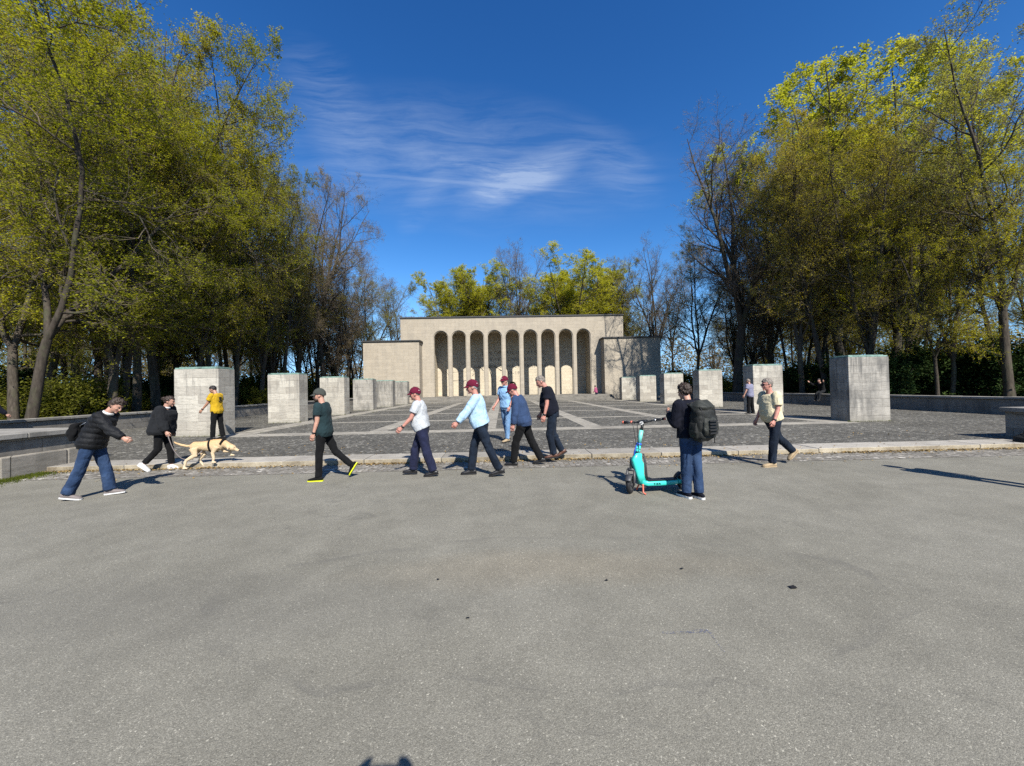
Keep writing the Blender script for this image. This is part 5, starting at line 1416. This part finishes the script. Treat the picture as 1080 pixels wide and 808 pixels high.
leg4(-0.075, [(0.20, 0.47), (0.13, 0.33), (0.15, 0.21), (0.13, 0.125)], [(0.046, 0.065), (0.034, 0.04), (0.026, 0.028), (0.022, 0.023)])
leg4(0.075, [(0.22, 0.47), (0.29, 0.34), (0.40, 0.33), (0.42, 0.24)], [(0.046, 0.065), (0.034, 0.038), (0.026, 0.028), (0.022, 0.023)])
me = b.solid(0.009, 3, 0.003, 25.0, 1.0)
x = MB(); x.cur = 1; x.ball(dv(0.612, 0.345), (0.015, 0.019, 0.014), None, 8, 6)
for k in (1, -1): x.ball(dv(0.522, 0.432, 0.044*k), (0.010, 0.007, 0.009), None, 8, 6)
append_mesh(me, x)
link('body', me, [M['fur'], M['eye']], dog)
hb = MB()
hb.loft([dv(0.045, 0.48), dv(0.085, 0.485)], [(0.106, 0.128), (0.108, 0.132)], (0, 1, 0), 22)
hb.loft([dv(0.265, 0.545), dv(0.30, 0.528)], [(0.090, 0.112), (0.082, 0.104)], (0, 1, 0), 22)
hb.loft([dv(0.07, 0.615), dv(0.16, 0.625), dv(0.27, 0.638)], [(0.028, 0.008)]*3, (0, 1, 0), 8)
hb.loft([dv(0.07, 0.355), dv(0.18, 0.35), dv(0.28, 0.44)], [(0.022, 0.008)]*3, (0, 1, 0), 8)
hb.build('harness', M['black_cloth'], dog, True)
lead = empty('dog_lead', (0, 0, 0)); tag(lead, 'grey strap lead hanging from the charcoal jumper woman\'s hand', 'lead')
bpy.context.view_layer.update()
hw = p2.matrix_world @ T2(J2['wrR']+J2['faR']*0.09)
dm = dog.matrix_world @ dv(0.07, 0.62)
b = MB(); pts = []
low_ = hw.lerp(dm, 0.30); low_.z = 0.10
for i in range(19):
    t = i/18
    pts.append((1-t)**2*hw + 2*t*(1-t)*Vector((low_.x, low_.y, -0.24)) + t*t*dm)
b.loft(pts, [(0.006, 0.011)]*19, None, 6)
b.build('strap', M['canvas_grey'], lead, True)

# ------------------------------------------------------------------ e-scooter
M['teal'] = plain('turquoise_paint', (0.05, 0.66, 0.54), 0.35, 0.5, 0.0, 0.03)
M['teal2'] = plain('pale_turquoise_sleeve', (0.20, 0.68, 0.58), 0.4, 0.4, 0.0, 0.03)
M['scooter_black'] = plain('scooter_black', (0.018, 0.019, 0.021), 0.5, 0.4)
M['scooter_grey'] = plain('scooter_grey', (0.075, 0.075, 0.078), 0.5, 0.4, 0.2)
M['coral'] = plain('coral_red', (0.72, 0.16, 0.10), 0.45, 0.4)
M['sticker_blue'] = plain('blue_sticker', (0.03, 0.14, 0.62), 0.4, 0.4)
M['navy_print'] = plain('dark_navy_print', (0.01, 0.03, 0.05), 0.5)
fx, fy = pl(665, 520.5); rx_, ry_ = pl(722, 516.5)
hx, hy = fx-rx_, fy-ry_; head = math.atan2(hy, hx); WBL = math.hypot(hx, hy)
sc = empty('e_scooter', ((fx+rx_)/2, (fy+ry_)/2, 0), head); tag(sc, 'turquoise electric scooter with black handlebar parked on its coral stand', 'scooter')
hb_ = WBL/2; RW_ = 0.125
steer = R(46)
# deck
b = MB(); b.loft([(hb_*0.62, 0, 0.165), (hb_*0.45, 0, 0.145), (0, 0, 0.14), (-hb_*0.55, 0, 0.14), (-hb_*0.75, 0, 0.15)], [(0.055, 0.035), (0.085, 0.036), (0.088, 0.036), (0.085, 0.036), (0.05, 0.034)], (0, 1, 0), 18, power=5)
deck = b.build('deck', M['teal'], sc, True)
b = MB(); b.box(-hb_*0.66, hb_*0.42, -0.072, 0.072, 0.178, 0.186); b.build('grip_mat', M['scooter_black'], deck)
for yk in (0.0895, -0.0895):
    t = text_mesh('lettering', 'TIER', 0.038, M['navy_print'], deck); t.rotation_euler = (R(90), 0, R(180) if yk > 0 else 0); t.location = (0.06, yk+(0.001 if yk > 0 else -0.001), 0.142); t.scale = (1.3, 1, 1)
# neck: lower column leaning back
top_p = Vector((hb_*0.62, 0, 1.02)); bot = Vector((hb_*0.74, 0, 0.20))
b = MB(); b.loft([(hb_*0.58, 0, 0.15), (hb_*0.66, 0, 0.28), (hb_*0.70, 0, 0.42), (hb_*0.76, 0, 0.50), (hb_*0.66, 0, 0.60)], [(0.050, 0.060), (0.050, 0.062), (0.052, 0.085), (0.050, 0.080), (0.038, 0.042)], (0, 1, 0), 18, power=3.5)
b.build('neck', M['teal'], sc, True)
b = MB(); b.loft([(hb_*0.855, 0, 0.44), (hb_*0.83, 0, 0.60), (hb_*0.74, 0, 0.72)], [(0.018, 0.006), (0.022, 0.006), (0.016, 0.004)], (0, 1, 0), 8); b.build('blue_strip', M['sticker_blue'], sc, True)
ax = Vector((hb_*0.50, 0, 1.03)); a0 = Vector((hb_*0.74, 0, 0.55)); dax = (ax-a0)
b = MB(); b.loft([a0, a0+dax*0.33], [0.037, 0.034], (0, 1, 0), 16); b.build('stem', M['teal'], sc, True)
b = MB(); b.loft([a0+dax*0.34, a0+dax*0.40], [0.038, 0.038], (0, 1, 0), 16); b.build('latch', M['sticker_blue'], sc, True)
b = MB(); b.loft([a0+dax*0.40, a0+dax*0.80], [0.031, 0.030], (0, 1, 0), 16); b.build('stem_sleeve', M['teal2'], sc, True)
b = MB(); b.loft([a0+dax*0.80, a0+dax*1.0], [0.022, 0.020], (0, 1, 0), 14); b.build('steerer', M['scooter_black'], sc, True)
# handlebar, turned with the wheel
st_m = Matrix.Rotation(steer, 4, 'Z')
hbz = empty('handlebar', a0+dax*1.03); hbz.parent = sc; hbz.rotation_euler = (R(7), 0, steer)
b = MB(); b.tube([(-0.05, -0.30, 0.03), (-0.02, -0.15, 0.02), (0.01, 0, 0.0), (-0.02, 0.15, 0.02), (-0.05, 0.30, 0.03)], 0.013, 10); b.build('bar', M['scooter_black'], hbz, True)
for k in (1, -1):
    b = MB(); b.tube([(-0.032, 0.19*k, 0.023), (-0.05, 0.30*k, 0.03)], 0.020, 12); b.build('grip', M['scooter_black'], hbz, True)
    b = MB(); b.tube([(-0.05, 0.30*k, 0.03), (-0.054, 0.325*k, 0.0315)], 0.021, 12); b.build('grip_end', M['coral'], hbz, True)
    b = MB(); b.tube([(-0.027, 0.165*k, 0.021), (-0.031, 0.19*k, 0.023)], 0.022, 12); b.build('ring', M['coral'] if k < 0 else M['metal'], hbz, True)
    b = MB(); b.tube([(0.0, 0.13*k, 0.02), (0.045, 0.16*k, 0.015), (0.03, 0.27*k, 0.01)], 0.006, 6); b.build('brake_lever', M['scooter_black'], hbz, True)
b = MB(); b.box(-0.06, 0.055, -0.065, 0.065, 0.0, 0.04); d_ = b.build('display', M['scooter_black'], hbz, bevel=0.012)
b = MB(); b.box(-0.05, 0.03, -0.045, 0.045, 0.041, 0.043); b.build('screen', M['lens'], d_)
b = MB(); b.disc((0.062, 0, 0.0), 0.026, (1, 0, 0), 0.03, 16); b.build('headlight', M['white_plastic'], hbz)
# fork and wheels
fk = empty('front_fork', (hb_, 0, RW_)); fk.parent = sc; fk.rotation_euler = (0, 0, steer)
b = MB()
for k in (1, -1): b.loft([(0, 0.055*k, 0), (-0.02, 0.058*k, 0.10), (-0.055, 0.05*k, 0.22)], [(0.016, 0.018), (0.020, 0.026), (0.018, 0.024)], (0, 1, 0), 10)
b.loft([(-0.055, -0.05, 0.22), (-0.055, 0.05, 0.22)], [0.026, 0.026], (0, 0, 1), 10)
b.tube([(-0.055, 0, 0.21), (-0.095, 0, 0.40)], 0.026, 12); b.build('fork', M['scooter_grey'], fk, True)
b = MB(); vs = []; fs = []
for i in range(13):
    a = R(35+i*9); r = RW_+0.028
    for y in (-0.045, 0.045): vs.append((math.cos(a)*r, y, math.sin(a)*r))
for i in range(12): fs.append((i*2, i*2+1, i*2+3, i*2+2))
b.add(vs, fs); o = b.build('mudguard', M['scooter_grey'], fk, True); q = o.modifiers.new('s', 'SOLIDIFY'); q.thickness = 0.006
def wheel(parent, loc):
    w_ = empty('wheel', loc); w_.parent = parent
    b = MB(); b.torus((0, 0, 0), RW_-0.029, 0.029, (0, 1, 0), 32, 12, 1.05); b.build('tyre', M['black_rubber'], w_, True)
    b = MB(); b.disc((0, 0, 0), RW_-0.046, (0, 1, 0), 0.04, 28); b.disc((0, 0, 0), 0.03, (0, 1, 0), 0.085, 18)
    for i in range(5):
        a = 2*math.pi*i/5; b.box(-0.008, 0.008, -0.026, 0.026, 0.028, RW_-0.05, Matrix.Rotation(a, 4, 'Y'))
    b.build('rim', M['scooter_grey'], w_)
wheel(fk, (0, 0, 0)); wheel(sc, (-hb_, 0, RW_))
b = MB()
for k in (1, -1): b.loft([(-hb_*0.70, 0.055*k, 0.15), (-hb_, 0.055*k, RW_)], [(0.012, 0.03), (0.012, 0.024)], (0, 1, 0), 8)
b.build('rear_arm', M['teal'], sc, True)
b = MB(); vs = []; fs = []
for i in range(15):
    a = R(20+i*9.5); r = RW_+0.022+0.02*(i < 6)
    for y in (-0.05, 0.05): vs.append((-hb_+math.cos(a)*r, y, RW_+math.sin(a)*r))
for i in range(14): fs.append((i*2, i*2+1, i*2+3, i*2+2))
b.add(vs, fs); o = b.build('rear_mudguard', M['scooter_black'], sc, True); q = o.modifiers.new('s', 'SOLIDIFY'); q.thickness = 0.008
b = MB(); b.box(-hb_-0.165, -hb_-0.145, -0.03, 0.03, 0.16, 0.20); b.build('tail_light', M['coral'], sc, bevel=0.005)
for k in (1, -1):
    b = MB(); pc = [Vector((hb_*0.50, 0.06*k, 1.07)), Vector((hb_*0.78, 0.07*k, 1.02)), Vector((hb_*0.74, 0.045*k, 0.86)), Vector((hb_*0.70, 0.036*k, 0.66)), Vector((hb_*0.78, 0.03*k, 0.50))]
    b.tube(pc, 0.0045, 6); b.build('cable', M['black_rubber'], sc, True)
b = MB(); b.loft([a0+dax*0.10, a0+dax*0.15], [0.0375, 0.037], (0, 1, 0), 16); b.loft([a0+dax*0.22, a0+dax*0.235], [0.0365, 0.0362], (0, 1, 0), 16); b.build('decal', M['navy_print'], sc, True)
# cable lock hoop behind the neck, coral double stand
b = MB(); b.tube([(hb_*0.44, 0.02, 0.19), (hb_*0.47, 0.02, 0.44), (hb_*0.52, 0.02, 0.55), (hb_*0.60, 0.02, 0.55)], 0.013, 8); b.tube([(hb_*0.36, -0.02, 0.19), (hb_*0.40, -0.02, 0.44), (hb_*0.47, -0.02, 0.575), (hb_*0.60, -0.02, 0.575)], 0.013, 8)
b.build('cable_lock', M['scooter_grey'], sc, True)
b = MB()
for k in (1, -1): b.tube([(hb_*0.60, 0.05*k, 0.13), (hb_*0.66, 0.10*k, 0.03), (hb_*0.60, 0.13*k, 0.012)], 0.012, 8)
b.tube([(hb_*0.60, -0.06, 0.13), (hb_*0.60, 0.06, 0.13)], 0.014, 8)
b.build('stand', M['coral'], sc, True)

# ------------------------------------------------------------------ wreath in the loggia
wy = 52.2; wx = ray_at(540.6, wy)
e = empty('wreath', (wx, wy, FLOOR)); tag(e, 'memorial wreath with red flowers and pale ribbon on a stand in the loggia', 'wreath')
b = MB(); rr2 = random.Random(3); b.torus((0, 0, 1.35), 0.38, 0.09, (0, 1, 0), 26, 8)
for i in range(400):
    a = rr2.uniform(0, 6.283); q = rr2.uniform(0, 6.283); r = 0.38+0.12*math.cos(q); y = 0.11*math.sin(q)
    c_ = Vector((r*math.cos(a), y, 1.35+r*math.sin(a))); d = Vector((rr2.uniform(-1, 1), rr2.uniform(-1, 1), rr2.uniform(-1, 1))).normalized()*0.06; o_ = d.orthogonal().normalized()*0.02
    b.add([c_-o_, c_+o_, c_+d], [(0, 1, 2)])
b.build('evergreen_ring', M['leaf_ever'], e)
b = MB()
for i in range(16): b.ball((0.24+rr2.uniform(-0.12, 0.14), -0.12, 1.35+rr2.uniform(-0.35, 0.3)), 0.05, None, 8, 6)
b.build('flowers', M['coral'], e, True)
b = MB(); b.loft([(0.05, -0.13, 1.2), (-0.02, -0.15, 0.9), (0.04, -0.14, 0.55), (0.0, -0.15, 0.25)], [(0.09, 0.004)]*4, (1, 0, 0), 6); b.build('ribbon', M['shirt_blue'], e)
b = MB(); b.tube([(-0.3, 0, 0), (-0.05, 0.05, 1.5)], 0.02, 6); b.tube([(0.3, 0, 0), (0.05, 0.05, 1.5)], 0.02, 6); b.tube([(0, 0.5, 0), (0, 0.06, 1.5)], 0.02, 6); b.build('stand', M['bark_dark'], e)
# blue chalk mark on the asphalt
cm = plain('blue_chalk', (0.115, 0.135, 0.24), 0.95, 0.1)
mt = cm; nbk = NB(mt.node_tree); bs = mt.node_tree.nodes['Principled BSDF']
nbk.t.links.new(nbk.ramp(nbk.noise(pos(nbk), 130.0, 2.0), [(0.50, 0.0), (0.66, 0.75)]), bs.inputs['Alpha'])
b = MB()
for pts, w_ in (([(699, 667.5), (712, 667), (728, 666.6), (738, 665.5), (748, 665.4), (750, 668), (754, 674), (764, 688)], 0.012),):
    P = [at(x_, y_, 0.004) for x_, y_ in pts]
    vs = []; fs = []
    for i, p in enumerate(P):
        a = P[max(0, i-1)]; c_ = P[min(len(P)-1, i+1)]; d = (c_-a).normalized(); n_ = Vector((-d.y, d.x, 0))*w_*(1.6 if i in (3, 4) else 0.9 if i < 6 else 0.5)
        vs += [p+n_, p-n_]
    for i in range(len(P)-1): fs.append((i*2, i*2+1, i*2+3, i*2+2))
    b.add(vs, fs)
o = b.build('chalk_mark', cm); tag(o, 'smudged blue chalk line on the asphalt in the foreground', 'chalk mark')
# a dark squashed leaf and crumbs on the road
b = MB()
for (x_, y_), s_ in (((836, 619.5), 0.030), ((719, 600), 0.016), ((640, 612), 0.014), ((493, 652), 0.013), ((462, 611), 0.012)):
    p = at(x_, y_, 0.006); vs = [p+Vector((s_*math.cos(a)*rr2.uniform(0.6, 1.4), 0.8*s_*math.sin(a)*rr2.uniform(0.6, 1.4), rr2.uniform(0, 0.008))) for a in np.linspace(0, 5.6, 8)]
    b.add(vs, [tuple(range(8))])
o = b.build('leaf_scraps', M['leather_black']); tag(o, 'dark scraps of leaf scattered on the asphalt', 'leaf scraps', kind='stuff')
